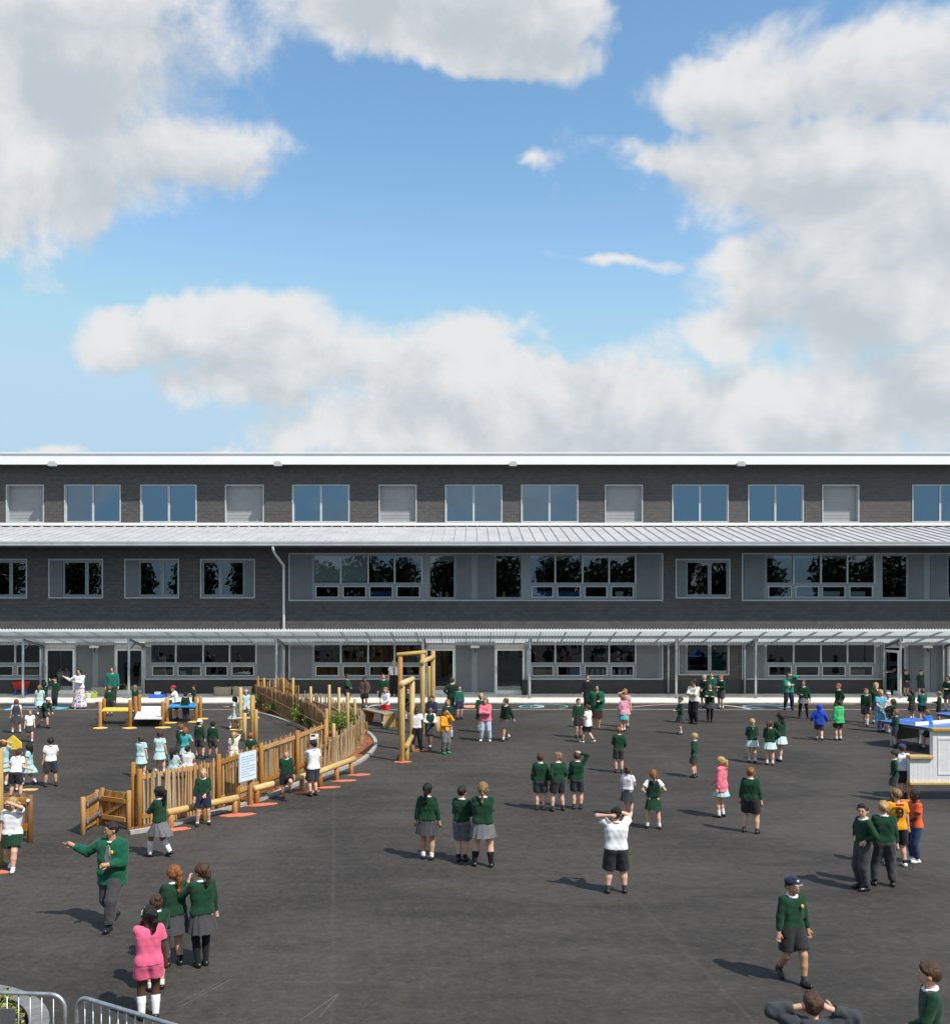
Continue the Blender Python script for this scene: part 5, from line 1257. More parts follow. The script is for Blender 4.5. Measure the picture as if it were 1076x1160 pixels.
    if adult: TOR = [((a * 1.12, b, c), r * 1.05) for (a, b, c), r in TOR]
    for (a, b, c), r in TOR: body.cap(up(-a * f, b, c), up(a * f, b, c), r * H)
    body.cap(up(0, -.006, .79), hcen - np.array((0, -.004 * H, hr * .25)), .036 * H if adult else .033 * H, .033 * H if adult else .030 * H, .012 * H)
    for s in (1, -1):
        body.cap(sh[s], elb[s], .030 * H * f, .0235 * H * f, .015 * H); body.cap(elb[s], wr[s], .0235 * H * f, .017 * H, .008 * H)
        body.cap(hip[s], knee[s], .058 * H * f, .037 * H * f, .012 * H); body.cap(knee[s], knee[s] * .6 + ank[s] * .4, .036 * H * f, .0355 * H * f, .010 * H); body.cap(knee[s] * .62 + ank[s] * .38, ank[s], .035 * H * f, .0225 * H, .010 * H)
        pitch = AN[s][3]; fd = np.array((s * .14, -1, 0.0)); fd /= np.linalg.norm(fd); toe = ank[s] + fd * .085 * H; toe[2] = ank[s][2] - .024 * H + pitch * .06 * H
        body.cap(ank[s] - np.array((0, 0, .012 * H)), toe, .022 * H, .017 * H, .01 * H)
    # hands
    extra = []
    for s in (1, -1):
        hd = wr[s] - elb[s]; hd = hd / np.linalg.norm(hd); nm = arms[1] if s == 1 else arms[0]
        pal = wr[s] + hd * .042 * H
        body.cap(wr[s], pal, .0185 * H, .021 * H, .008 * H)
        ref = np.array((0, -1.0, 0)) if abs(hd[1]) < .8 else np.array((0, 0, 1.0)); sd = np.cross(hd, ref); sd /= np.linalg.norm(sd); nr = np.cross(sd, hd)
        if fine:
            curl = .25 if nm != 'point' else .5
            for q, (off, ln) in enumerate(((-.016, .042), (-.0055, .048), (.0055, .045), (.016, .036))):
                if nm == 'point' and q == 0: cv, ln2 = .0, .062
                else: cv, ln2 = curl, ln
                p0 = pal + sd * off * H; dirs = hd.copy(); pts = [p0]
                for seg in range(3): dirs = dirs * math.cos(cv * (seg + .5)) + nr * math.sin(cv * (seg + .5)); dirs /= np.linalg.norm(dirs); pts.append(pts[-1] + dirs * ln2 * H / 3)
                m = MB(); m.tube(pts, [.0062 * H, .0062 * H, .0055 * H, .0040 * H], 6); extra.append((m.v, m.f, 0))
            p0 = wr[s] + hd * .012 * H + sd * (-.016) * H; td = hd * .75 - sd * .6 + nr * .25; td /= np.linalg.norm(td)
            m = MB(); m.tube([p0, p0 + td * .026 * H, p0 + td * .026 * H + (td * .7 + hd * .5) * .02 * H], [.0085 * H, .0075 * H, .0048 * H], 6); extra.append((m.v, m.f, 0))
        else: body.cap(pal, pal + hd * .035 * H + nr * .012 * H, .016 * H, .011 * H, .006 * H)
    # head
    body.ell(hp(0, -.03, .06), np.array((.355, .43, .42)) * hr, .01 * H, HM); body.ell(hp(0, .12, -.18), np.array((.27, .27, .30)) * hr, .012 * H, HM); body.ell(hp(0, .20, -.36), np.array((.13, .12, .12)) * hr, .010 * H, HM)
    body.cap(hp(0, .385, .0), hp(0, .455, -.13), .032 * hr, .055 * hr, .006 * H); body.cap(hp(-.14, .345, .08), hp(.14, .345, .08), .055 * hr, None, .01 * H)
    for s in (1, -1): body.ell(hp(s * .36, -.03, -.06), np.array((.05, .10, .14)) * hr, .004 * H, HM)
    V, Q = body.mesh(h)
    def ball(c, r, mat, n=6):
        m = MB(); m.lathe([(1e-3 + math.sin(math.pi * i / 5) * 1, -math.cos(math.pi * i / 5)) for i in range(6)], n); pts = [c + HM @ (np.array(v) * r) for v in m.v]; extra.append((pts, m.f, mat))
    for s in (1, -1):
        ball(hp(s * .145, .375, -.02), np.array((.055, .030, .026)) * hr, 1); ball(hp(s * .145, .402, -.02), np.array((.030, .014, .027)) * hr, 2)
        ball(hp(s * .145, .405, .085), np.array((.085, .02, .016)) * hr, 4)
    ball(hp(0, .39, -.27), np.array((.105, .03, .024)) * hr, 3, 8)
    o = link('person', np_mesh('person', V, Q, ['skin_' + skin, 'eye_white', 'eye_dark', 'lips', 'hair_' + hc], extra), None, (x, y, z0 + (.0)), (0, 0, R(face)))
    tag(o, label, 'adult' if adult else 'child', group)
    if cat: o['category'] = cat
    def put(name, sdf, mat, fold=0.0, parent=o, lab=None):
        V, Q = sdf.mesh(h, fold, seed)
        if len(Q) == 0: return None
        c = link(name, np_mesh(name, V, Q, [mat]), parent)
        return c
    # ---- clothes
    cloth = dict(cloth)
    if 'trousers' in cloth: cloth.setdefault('socks', ('black', .3))
    def top_sdf(loose, sleeve, hem, neckz=.805, sl_loose=None):
        g_ = SDF(.022 * H); sl = loose if sl_loose is None else sl_loose
        for (a, b, c), r in TOR: g_.cap(up(-a * f, b, c), up(a * f, b, c), (r + loose) * H)
        if hem < .5: g_.cap(up(-.052 * f, -.004, hem + .01), up(.052 * f, -.004, hem + .01), (.062 * f + loose) * H)
        for s in (1, -1):
            if sleeve == 'long':
                e = wr[s] * .94 + elb[s] * .06
                g_.cap(sh[s], elb[s], (.030 * f + sl) * H, (.026 * f + sl) * H, .015 * H); g_.cap(elb[s], e, (.026 * f + sl) * H, (.018 + sl * .8) * H, .006 * H, flat='b')
            elif sleeve == 'short':
                e = sh[s] * .40 + elb[s] * .60; g_.cap(sh[s], e, (.032 * f + sl) * H, (.036 * f + sl) * H, .015 * H, flat='b')
        dn = up(0, 0, hem) - up(0, 0, hem + .1); g_.cut(up(0, 0, hem), dn)
        c = hcen * .35 + up(0, .02, .812) * .65; g_.subs.append((up(0, .012, .828), np.array((.043, .047, .040)) * H))
        return g_
    if 'shirt' in cloth:                                               # blouse, tee or shirt
        c, sleeve, hem = cloth['shirt']; put('shirt', top_sdf(.011, sleeve, hem), 'cloth_' + c, .0028)
    if 'collar' in cloth:
        g_ = SDF(.004 * H); nk = up(0, .002, .818)
        for k in range(10):
            a0, a1 = 2 * math.pi * k / 10, 2 * math.pi * (k + 1) / 10
            P_ = lambda a: nk + np.array((.043 * math.cos(a) * H, .043 * math.sin(a) * H, (.010 * math.sin(a)) * H))
            g_.cap(P_(a0), P_(a1), .0125 * H)
        put('collar', g_, 'cloth_' + cloth['collar'])
    if 'jumper' in cloth:
        c, hem = cloth['jumper'][:2]; lo_ = cloth['jumper'][2] if len(cloth['jumper']) > 2 else .013
        j = put('jumper', top_sdf(lo_, 'long', hem, sl_loose=lo_ - .002), 'cloth_' + c, .0042)
    if 'vest' in cloth: put('vest', top_sdf(.016, None, cloth['vest'][1]), 'cloth_' + cloth['vest'][0], .003)
    if 'coat' in cloth:
        c, hem = cloth['coat'][:2]; g_ = top_sdf(.028, 'long', hem, sl_loose=.022)
        if len(cloth['coat']) > 2 and cloth['coat'][2] == 'open': g_.subs.append((up(0, .16, .67), np.array((.050, .13, .23)) * H))
        put('coat', g_, 'cloth_' + c, .0065)
        hd_ = SDF(.01 * H); hd_.cap(up(-.05, -.045, .81), up(.05, -.045, .81), .034 * H); hd_.cap(up(-.055, -.02, .82), up(-.03, .03, .80), .026 * H); hd_.cap(up(.055, -.02, .82), up(.03, .03, .80), .026 * H)
        if hat != 'hood': put('hood', hd_, 'cloth_' + c, .003)
    if 'tie' in cloth:
        m = MB(); a, b = up(0, .075, .79), up(.012, .095, .58); m.beam(tuple(a), tuple(b), .045, .012, (0, 1, 0)); m.build('tie', 'cloth_' + cloth['tie'], o)
    if 'badge' in cloth:
        g_ = SDF(.003); g_.ell(up(.055, .083 if not cloth.get('coat') else .098, .735), np.array((.016, .010, .022)) * H); put('badge', g_, 'badge_gold')
    wasz = .60
    if 'shirt' in cloth and cloth['shirt'][2] <= .5 and 'vest' not in cloth and 'coat' not in cloth: wasz = cloth['shirt'][2] + .025
    legw = None
    if 'shorts' in cloth or 'trousers' in cloth:
        c = cloth.get('shorts') or cloth.get('trousers'); tr = 'trousers' in cloth; ln = 1.0 if tr else (cloth.get('len', .80))
        g_ = SDF(.02 * H); lo_ = .016
        for (a, b, cc), r in TOR[3:]: g_.cap(up(-a * f, b, cc), up(a * f, b, cc), (r + .012) * H)
        for s in (1, -1):
            if tr:
                g_.cap(hip[s], knee[s], (.064 * f + .012) * H, (.044 * f + .014) * H, .012 * H); g_.cap(knee[s], knee[s] * .12 + ank[s] * .88, (.044 * f + .014) * H, (.034 + .010) * H, .008 * H, flat='b')
            else:
                e = hip[s] * (1 - ln) + knee[s] * ln; g_.cap(hip[s], e, (.064 * f + .012) * H, (.058 * f + lo_) * H, .012 * H, flat='b')
        g_.cut(up(0, 0, wasz), up(0, 0, wasz + .1) - up(0, 0, wasz))
        put('trousers' if tr else 'shorts', g_, 'cloth_' + c, .0038)
    if 'skirt' in cloth:
        c, hem = cloth['skirt']; n = 56; top_z = .575 if hem > .2 else .60; rows = 9; vs = []; npl = 13
        ext = max(abs(AN[1][1]), abs(AN[-1][1])) if legs.startswith('walk') else 0
        for i in range(rows):
            t = i / (rows - 1); z = top_z + (hem - top_z) * t; rx = (.102 * f + (.040 if hem > .2 else .085) * t); ry = (.062 * f + .032 * t + (.050 + ext * .75) * max(0, t - .3))
            for k in range(n):
                a = 2 * math.pi * k / n; pl_ = 1 + (.012 + .075 * t) * math.cos(npl * a + seed) * (.7 + .3 * math.sin(2 * a + seed)) + .03 * t * math.sin(3 * a + seed * 2)
                b = up(rx * pl_ * math.cos(a), ry * pl_ * math.sin(a) - .002, z) if z > .505 else fw(rx * pl_ * math.cos(a), ry * pl_ * math.sin(a) - .002, z + dz); vs.append(b)
        if legs in ('sit', 'floor'):
            vs = []
            for i in range(rows):
                t = i / (rows - 1); cen = up(0, 0, .62) * (1 - t) + (knee[1] + knee[-1]) / 2 * t
                for k in range(n): a = 2 * math.pi * k / n; q = 1 + .06 * t * math.cos(npl * a); vs.append(cen + np.array((.11 * q * math.cos(a), -.03 * math.sin(a) * t, .085 * q * math.sin(a))) * H)
        Qs = [(i * n + k, (i + 1) * n + k, (i + 1) * n + (k + 1) % n, i * n + (k + 1) % n) for i in range(rows - 1) for k in range(n)]
        link('skirt', np_mesh('skirt', np.array(vs), np.array(Qs), ['cloth_' + c]), o)
    if 'socks' in cloth:
        c, hi = cloth['socks']
        for s in (1, -1):
            g_ = SDF(.006 * H); e = ank[s] * (1 - hi) + knee[s] * hi; mid = knee[s] * .5 + ank[s] * .5
            if hi > .5: g_.cap(ank[s] - np.array((0, 0, .01 * H)), mid, .0275 * H, .0385 * f * H); g_.cap(mid, e, .0385 * f * H, .0405 * f * H, flat='b')
            else: g_.cap(ank[s] - np.array((0, 0, .01 * H)), e, .0275 * H, .031 * H, flat='b')
            put('sock', g_, 'cloth_' + c)
    if 'tights' in cloth:
        for s in (1, -1):
            g_ = SDF(.010 * H); g_.cap(hip[s], knee[s], .061 * f * H, .040 * f * H); g_.cap(knee[s], knee[s] * .6 + ank[s] * .4, .039 * f * H, .0385 * f * H); g_.cap(knee[s] * .62 + ank[s] * .38, ank[s] - np.array((0, 0, .01 * H)), .038 * f * H, .026 * H); put('tights', g_, 'cloth_' + cloth['tights'])
    sc = cloth.get('shoes', 'black')
    for s in (1, -1):
        g_ = SDF(.012 * H); a = ank[s].copy(); pitch = AN[s][3]; fd = np.array((s * .14, -1, 0.0)); fd /= np.linalg.norm(fd)
        heel = a - fd * .018 * H; heel[2] = a[2] - .018 * H - pitch * .012 * H; toe = a + fd * .085 * H; toe[2] = a[2] - .020 * H + pitch * .06 * H; ball_ = a * .4 + toe * .6; ball_[2] = (heel[2] + toe[2]) / 2 - .001
        g_.cap(heel, ball_, .025 * H, .027 * H); g_.cap(ball_, toe, .027 * H, .022 * H); g_.cap(a - np.array((0, 0, .006 * H)), heel, .027 * H, .025 * H)
        sole = heel[2] - .024 * H if pitch >= 0 else toe[2] - .02 * H
        nv = np.array((0, 0, -1.0)); 
        if abs(pitch) > .3: ln_ = toe - heel; side_ = np.cross(ln_, (0, 0, 1)); nv = np.cross(ln_, side_); nv = nv / np.linalg.norm(nv); nv = nv if nv[2] < 0 else -nv; g_.cut((heel + toe) / 2 + nv * .022 * H, nv)
        else: g_.cut(np.array((0, 0, max(0.002, min(heel[2], toe[2]) - .021 * H))), nv)
        put('shoe', g_, 'shoe_' + sc)
    # ---- hair and hats
    hs = SDF(.012 * H); thick = dict(short=.030, buzz=.012).get(hair, .045)
    def facecut(g_, low):
        g_.subs.append((hp(0, .46, -.20), np.array((.33, .33, .36)) * hr)); g_.subs.append((hp(.0, .50, .07), np.array((.29, .22, .23)) * hr))
    if hair != 'bald' and hat != 'hood':
        R_ = np.array((.365 + thick, .44 + thick, .425 + thick)) * hr
        hs.ell(hp(0, -.045, .075), R_, .012 * H, HM)
        if hair in ('short', 'buzz'): hs.cap(hp(0, -.26, -.10), hp(0, -.20, -.28), .20 * hr, .13 * hr)
        else: hs.cap(hp(0, -.22, -.05), hp(0, -.22, -.26), .26 * hr, .18 * hr)
        if hair == 'short': hs.cap(hp(-.18, .22, .42), hp(.16, .27, .38), .08 * hr, .09 * hr)
        if hair in ('long', 'bob'):
            L_ = .95 if hair == 'long' else .45
            for s in (1, -1): hs.cap(hp(s * .33, -.05, .05), hp(s * .33, -.10, -L_ * .75), .12 * hr, .09 * hr)
            hs.cap(hp(0, -.34, .0), hp(0, -.38, -L_), .26 * hr, .16 * hr)
            for s in (1, -1): hs.cap(hp(s * .15, -.36, -.2), hp(s * .17, -.36, -L_ * .95), .16 * hr, .10 * hr)
        if hair in ('pony', 'plait', 'longpony'):
            L_ = dict(pony=.75, plait=1.1, longpony=1.15)[hair]; w = dict(pony=.15, plait=.10, longpony=.17)[hair]
            q = [hp(0, -.44, .18), hp(0, -.62, .10), hp(.02, -.62, -.25), hp(.03, -.55, -.25 - L_ * .6), hp(.05, -.52, -.25 - L_ * .8)]
            rr_ = [w * .6, w * .95, w, w * .8, w * .3]
            for k in range(4): hs.cap(q[k], q[k + 1], rr_[k] * hr, rr_[k + 1] * hr)
        if hair == 'bun': hs.ell(hp(0, -.42, .33), np.array((.17, .17, .16)) * hr)
        if hair == 'pigtails':
            for s in (1, -1): hs.cap(hp(s * .36, -.2, .05), hp(s * .52, -.22, -.1), .09 * hr, .11 * hr); hs.cap(hp(s * .52, -.22, -.1), hp(s * .50, -.2, -.6), .12 * hr, .05 * hr)
        facecut(hs, 0)
        if hair in ('short', 'buzz'): hs.cut(hp(0, -.10, -.15), HM @ np.array((0, -.75, -1.0)))
        put('hair', hs, 'hair_' + hc, .0065 if fine else .005)
    if hat in ('cap', 'cap_red', 'cap_white', 'cap_blue', 'cap_black'):
        c = dict(cap='navy', cap_red='red', cap_white='white', cap_blue='navytrack', cap_black='black')[hat]
        g_ = SDF(.006 * H); g_.ell(hp(0, -.04, .14), np.array((.43, .50, .42)) * hr, None, HM); g_.cut(hp(0, 0, .15), HM @ np.array((0, .0, -1.0)))
        cp = put('cap', g_, 'cloth_' + c)
        b = SDF(.004 * H)
        for k in range(5): u = -.24 + .12 * k; b.cap(hp(u, .36, .17), hp(u * .9, .72 - 1.2 * u * u, .12), .028 * hr)
        bv = put('cap_brim', b, 'cloth_' + ('white' if hat in ('cap', 'cap_white') else c), parent=cp)
        if hat == 'cap':
            b = SDF(.003); b.ell(hp(0, .42, .34), np.array((.10, .04, .10)) * hr, None, HM); put('badge', b, 'cloth_white', parent=cp)
    if hat == 'sunhat':
        g_ = SDF(.006 * H); g_.ell(hp(0, -.03, .16), np.array((.44, .50, .42)) * hr, None, HM); g_.cut(hp(0, 0, .14), HM @ np.array((0, 0, -1.0)))
        for k in range(12): a0, a1 = 2 * math.pi * k / 12, 2 * math.pi * (k + 1) / 12; g_.cap(hp(.55 * math.cos(a0), .60 * math.sin(a0), .13), hp(.55 * math.cos(a1), .60 * math.sin(a1), .13), .07 * hr)
        put('sun_hat', g_, 'cloth_palepink')
    if hat == 'hood':
        c = cloth['coat'][0]; g_ = SDF(.02 * H); g_.ell(hp(0, -.06, .06), np.array((.48, .53, .54)) * hr, None, HM); g_.cap(hp(0, -.2, -.3), up(0, -.03, .80), .30 * hr, .06 * H); g_.subs.append((hp(0, .50, -.05), np.array((.30, .30, .40)) * hr)); put('hood', g_, 'cloth_' + c, .003)
    if hat == 'band':
        g_ = SDF(.002 * H)
        for k in range(10): a0, a1 = math.pi * k / 10, math.pi * (k + 1) / 10; g_.cap(hp(.42 * math.cos(a0), .05, .08 + .42 * math.sin(a0)), hp(.42 * math.cos(a1), .05, .08 + .42 * math.sin(a1)), .035 * hr)
        put('hair_band', g_, 'cloth_white')
    if extras: extras(o, up, fw, H, hp, hr, HM, put)
    return o
# ------------------------------------------------------------------ people: who stands where (photo pixels of the feet, row of the head top)
def W(k, **o):
    J = dict(collar='white', jumper=('green', .515))
    d = dict(js=dict(**J, shorts='grey', socks=('darkgrey', .25)), jc=dict(**J, shorts='charcoal', socks=('darkgrey', .25)), jt=dict(**J, trousers='grey'), jk=dict(**J, skirt=('grey', .34), socks=('white', .25)), jkt=dict(**J, skirt=('grey', .34), tights='black'),
             jkw=dict(**J, skirt=('grey', .34), socks=('white', .82)), jd=dict(**J, skirt=('gingham', .37), socks=('white', .3), shoes='black'), d=dict(shirt=('gingham', 'short', .5), skirt=('gingham', .34), collar='white', socks=('white', .3)),
             ws=dict(shirt=('white', 'short', .5), collar='white', shorts='charcoal', socks=('darkgrey', .25)), wt=dict(shirt=('white', 'short', .5), collar='white', trousers='black'), wk=dict(shirt=('white', 'short', .54), collar='white', skirt=('grey', .34), socks=('white', .3)),
             pin=dict(shirt=('white', 'short', .54), collar='white', vest=('darkgrey', .54), skirt=('darkgrey', .34), socks=('white', .3)))[k]
    d = dict(d); d.update(o); return d
AD = dict(adult=True, group='adults in the playground')
p = person
# --- foreground left
p(127, 1050, 928, 'man in a green hooded parka and tie pointing to the left', face=-10, arms=('point', 'hold'), legs='walk', cloth=dict(shirt=('white', 'long', .5), collar='white', coat=('parka', .42, 'open'), tie='greylight', badge=1, trousers='grey'), hc='dark', head=-38, skin='tan', **AD)
p(197, 1094, 980, 'ginger ponytailed girl in green jumper and short grey skirt, left of the pair', face=-142, arms=('crossed', 'crossed'), cloth=W('jk', socks=('black', .25)), hair='longpony', hc='ginger', head=18, fat=1.12)
p(229, 1095, 977, 'girl with brown curly ponytail, green jumper and black tights', face=-148, arms=('down', 'shoulder'), legs='close', cloth=W('jkt'), hair='pony', hc='brown', head=22)
p(177, 1122, 1013, 'girl with a brown bun mostly hidden behind the girl in pink', face=-150, arms=('front', 'front'), cloth=W('jk'), hair='bun', hc='brown')
p(168.5, 1155, 1026, 'girl in a bright pink top and pink shorts with white knee socks', face=-158, arms=('down', 'mouth'), cloth=dict(shirt=('pink', 'short', .49), shorts='pink', len=.55, socks=('white', .70), shoes='black'), hair='pony', hc='black', skin='dark', head=30, hat='band')
# --- foreground right
p(897, 1112, 990, 'boy in a navy and white cap with a crest on his green jumper', face=14, arms=('down', 'down'), legs='walk', cloth=W('jc', badge=1), skin='tan', hc='black', hat='cap', head=10)
p(921, 1306, 1127, 'boy in a dark grey jacket with both hands behind his head, bottom edge', face=170, arms=(((.115, .0, .905), (1, .1, .15)), ((.115, .0, .905), (1, .1, .15))), cloth=dict(coat=('darkgrey', .46), trousers='grey'), H=1.42, hc='brown', fat=1.08)
p(1054, 1258, 1092, 'boy in green jumper looking left at the bottom right corner', face=-105, arms=('down', 'front'), cloth=W('jt'), H=1.42, hc='brown', head=-5)
p(978, 1008, 910, 'boy in green jumper and long grey trousers with a hand on his hip', face=-78, arms=('hip', 'hip'), cloth=W('jt'), hc='dark', head=42)
p(1001, 1004, 907, 'blond boy in green jumper and grey trousers seen from behind', face=168, arms=('down', 'down'), legs='apart', cloth=W('jt'), hc='blond', fat=1.08)
def nine(o, up, fw, H, hp, hr, HM, put):
    m = MB(); c = up(0, -.088, .715); pts = [(c[0] + .050 * math.sin(t), c[1], c[2] + .022 + .042 * math.cos(t)) for t in np.linspace(0, 2 * math.pi, 18)]
    m.tube(pts, .018, 6); m.tube([(c[0] - .050, c[1], c[2] + .02), (c[0] - .050, c[1], c[2] - .04), (c[0] - .03, c[1], c[2] - .085), (c[0] + .045, c[1], c[2] - .085)], .018, 6); m.build('shirt_number', 'cloth_black', o, True)
    m = MB(); m.beam((c[0] - .07, c[1] - .004, c[2] + .125), (c[0] + .07, c[1] - .004, c[2] + .125), .02, .035); m.build('shirt_name', 'cloth_red', o)
p(1016, 982, 893, 'boy in an orange football shirt with a black number 9', face=178, arms=('down', 'down'), legs='apart', cloth=dict(shirt=('mustard', 'short', .48), shorts='black', len=.9, socks=('black', .2), shoes='white'), hc='sandy', extras=nine)
p(1037, 977, 894, 'boy in an orange-red T-shirt and navy trousers', face=-88, arms=('down', 'front'), cloth=dict(shirt=('orangered', 'short', .48), trousers='navytrack', shoes='white', socks=('white', .2)), skin='dark', hair='buzz', hc='black')
# --- centre
p(698, 1012, 914, 'boy in a white shirt with both arms raised to his head', face=176, arms=('brow', 'nape'), legs='apart', cloth=W('ws', len=.98), hc='black', hat='cap_black', fat=1.18)
p(711, 926, 868, 'girl in white shirt and dark skirt behind the boy with raised arms', face=150, arms=('front', 'hold'), cloth=W('wk', skirt=('darkgrey', .33)), hair='bun', hc='brown')
p(740, 939, 872, 'girl in a green pinafore with her hands on her hips', face=178, arms=('hip', 'hip'), legs='apart', cloth=W('pin', vest=('green_dark', .54), skirt=('green', .34)), hair='pony', hc='ginger')
p(612, 918, 853, 'left boy of the three in green jumpers in the middle of the yard', face=172, arms=('down', 'down'), cloth=W('js', shorts='darkgrey'), hc='brown')
p(632, 919, 852, 'middle boy of the three in green jumpers, head turned left', face=-160, arms=('pocket', 'pocket'), legs='apart', cloth=W('jc'), hc='sandy', head=55)
p(654, 917, 851, 'boy of the trio with one hand on top of his head', face=172, arms=('head', 'down'), cloth=W('js', shorts='darkgrey'), hc='brown')
p(701, 876, 823, 'boy in green jumper seen from behind above the girl in white', face=176, arms=('pocket', 'front'), cloth=W('js'), hc='ginger')
p(484, 974, 887, 'girl with a long dark ponytail, green jumper and white ankle socks', face=172, arms=('down', 'down'), cloth=W('jk'), hair='longpony', hc='black', skin='tan')
p(523, 976, 890, 'boy in green jumper between two girls in grey skirts', face=158, arms=('front', 'front'), legs='close', cloth=W('js', shorts='greylight', len=.92, socks=('black', .25)), hc='dark')
p(547, 982, 886, 'girl with a fair plait and black knee socks', face=176, arms=('crossed', 'crossed'), legs='apart', cloth=W('jk', socks=('black', .6), skirt=('greylight', .36)), hair='plait', hc='sandy', fat=1.12)
p(817, 926, 857, 'blond girl in a pink coat and pale blue skirt', face=-122, arms=('front', 'down'), cloth=dict(coat=('pinkcoat', .43), skirt=('aqua', .36), socks=('white', .4)), hair='pony', hc='blond')
p(850, 944, 869, 'boy in green jumper and dark shorts facing away, right of the pink coat', face=152, arms=('down', 'down'), legs='apart', cloth=W('jc', socks=('darkgrey', .2)), hc='ginger', fat=1.12)
p(787, 881, 830, 'blond boy in green jumper glancing left', face=-125, arms=('pocket', 'pocket'), cloth=W('js'), hc='blond', hair='buzz', head=25)
p(852, 864, 814, 'girl with a long fair plait down her green jumper', face=178, arms=('front', 'front'), cloth=W('jd'), hair='plait', hc='blond')
p(872, 867, 816, 'girl in green jumper and pale dress in the middle of the chatting trio', face=165, arms=('hip', 'front'), cloth=W('jd'), hair='pony', hc='brown', head=-30)
p(884, 863, 807, 'tallest girl of the chatting trio with wavy dark hair', face=-165, arms=('front', 'front'), legs='cross', cloth=W('jd'), hair='long', hc='dark', head=25)
p(771, 832, 789, 'girl in green jumper and dark skirt facing left with folded hands', face=-82, arms=('hold', 'hold'), legs='close', cloth=W('jk', skirt=('darkgrey', .33)), hair='short', hc='brown')
p(786, 820, 769, 'woman in a white top and black trousers with crossed arms', face=-45, arms=('crossed', 'crossed'), cloth=dict(shirt=('cream', 'long', .49), trousers='black'), hair='pony', hc='dark', skin='tan', head=-25, **AD)
p(804, 818, 774, 'child in green jumper and tights with crossed arms', face=-12, arms=('crossed', 'crossed'), legs='close', cloth=W('jkt', skirt=('darkgrey', .36)), hc='brown', hair='bob')
p(798, 803, 764, 'dark-jumpered child behind the child with crossed arms', face=-50, arms=('front', 'front'), cloth=W('jc', jumper=('green_dark', .515)), hc='blond', hair='buzz')
p(806, 801, 761, 'tall boy in a teal jumper at the back of the small group', face=-20, arms=('front', 'down'), cloth=W('jc', jumper=('teal', .515)), hc='brown')
p(817, 803.5, 764, 'blond boy in green jumper at the right of the small group', face=-58, arms=('hold', 'hold'), cloth=W('js', socks=('white', .3)), hc='sandy')
p(893, 804, 762, 'woman in a green jacket and jeans shading her eyes', face=4, arms=('crossed', 'brow'), legs='apart', cloth=dict(shirt=('white', 'short', .50), coat=('jacket_green', .46, 'open'), trousers='navy', shoes='brown'), hair='bob', hc='brown', **AD)
p(910, 814, 770, 'long-haired girl in green jumper and black tights beside the woman in jeans', face=-22, arms=('hold', 'down'), legs='apart', cloth=W('jkt', skirt=('greylight', .40)), hair='long', hc='brown')
p(928, 839, 797, 'child in a blue hooded coat seen from behind', face=168, arms=('out', 'out'), legs='walk', cloth=dict(coat=('royal', .44), shorts='grey', socks=('white', .25)), hat='hood')
p(950, 839, 793, 'boy in a bright green jacket and dark shorts', face=-162, arms=('front', 'down'), cloth=dict(coat=('brightgreen', .43), shorts='charcoal', socks=('white', .3), collar='white'), hc='dark')
p(950, 817, 774, 'boy in green jumper behind the bright green jacket', face=-75, arms=('back', 'back'), cloth=W('js'), hc='ginger')
p(981, 822, 779, 'boy in green jumper striding left with white socks', face=-32, arms=('swingb', 'swingf'), legs='walk', cloth=W('js', socks=('white', .6)), hc='sandy')
p(997, 829, 781, 'blond girl in a blue checked dress', face=12, arms=('front', 'front'), cloth=W('d', shirt=('gingham_blue', 'short', .5), skirt=('gingham_blue', .27), tights='purple'), hair='long', hc='blond')
p(992, 820, 773, 'fair-haired child behind the girl in the blue dress', face=-10, arms=('mouth', 'front'), cloth=W('jk'), hair='long', hc='blond')
p(1006, 826, 784, 'child in white shirt and pale cap by the table-tennis table', face=-20, arms=('hold', 'hold'), cloth=W('ws'), hc='brown', hat='cap_white')
p(1012, 831, 791, 'girl with long dark hair and white tights by the table-tennis table', face=-105, arms=('reach', 'reach'), legs='walk', cloth=W('jk', tights='white'), hair='long', hc='brown')
p(1015, 847, 804, 'boy in green jumper at the near corner of the blue table', face=-135, arms=('down', 'front'), cloth=W('js', socks=('darkgrey', .3)), hc='ginger', head=20)
p(1053, 849, 803, 'boy in a bright blue coat leaning over the table-tennis table', face=-148, arms=('reach', 'hold'), legs='walk', cloth=dict(coat=('coatblue', .44), shorts='grey', socks=('white', .2)), hc='ginger', lean=.15)
p(1033, 815, 781, 'child in dark skirt behind the blue table', face=-160, arms=('hold', 'hold'), cloth=W('jk', skirt=('charcoal', .30)), hc='brown', hair='bob')
p(1045, 818, 780, 'child in a teal jumper with back turned behind the blue table', face=172, arms=('front', 'front'), cloth=W('jc', jumper=('teal', .48)), hc='brown')
p(1064, 818, 783, 'boy in green jumper between the two blue tables', face=-120, arms=('hold', 'hold'), cloth=W('jc'), hc='sandy')
p(1074, 806, 765, 'child in green jumper at the far right edge by the paving', face=-50, arms=('hold', 'hold'), cloth=W('jk', socks=('white', .8)), hc='brown', hair='bob')
p(1026, 789.5, 758, 'child in a dark jumper under the canopy beside the open door', face=-8, arms=('front', 'front'), cloth=W('js', jumper=('green_dark', .515)), hc='brown', Y=44.0, z0=.05, H=1.22)
p(1043, 788, 758, 'boy in green jumper under the canopy below the floodlight', face=10, arms=('back', 'back'), cloth=W('jc'), hc='brown', Y=43.6, z0=.05, H=1.24)
p(1015, 787, 747, 'red-haired woman in a grey top leaning at the open door', face=-95, arms=('reach', 'reach'), legs='walk', cloth=dict(shirt=('greylight', 'long', .5), trousers='green_dark'), hair='bob', hc='ginger', Y=44.6, z0=.05, H=1.62, **AD)
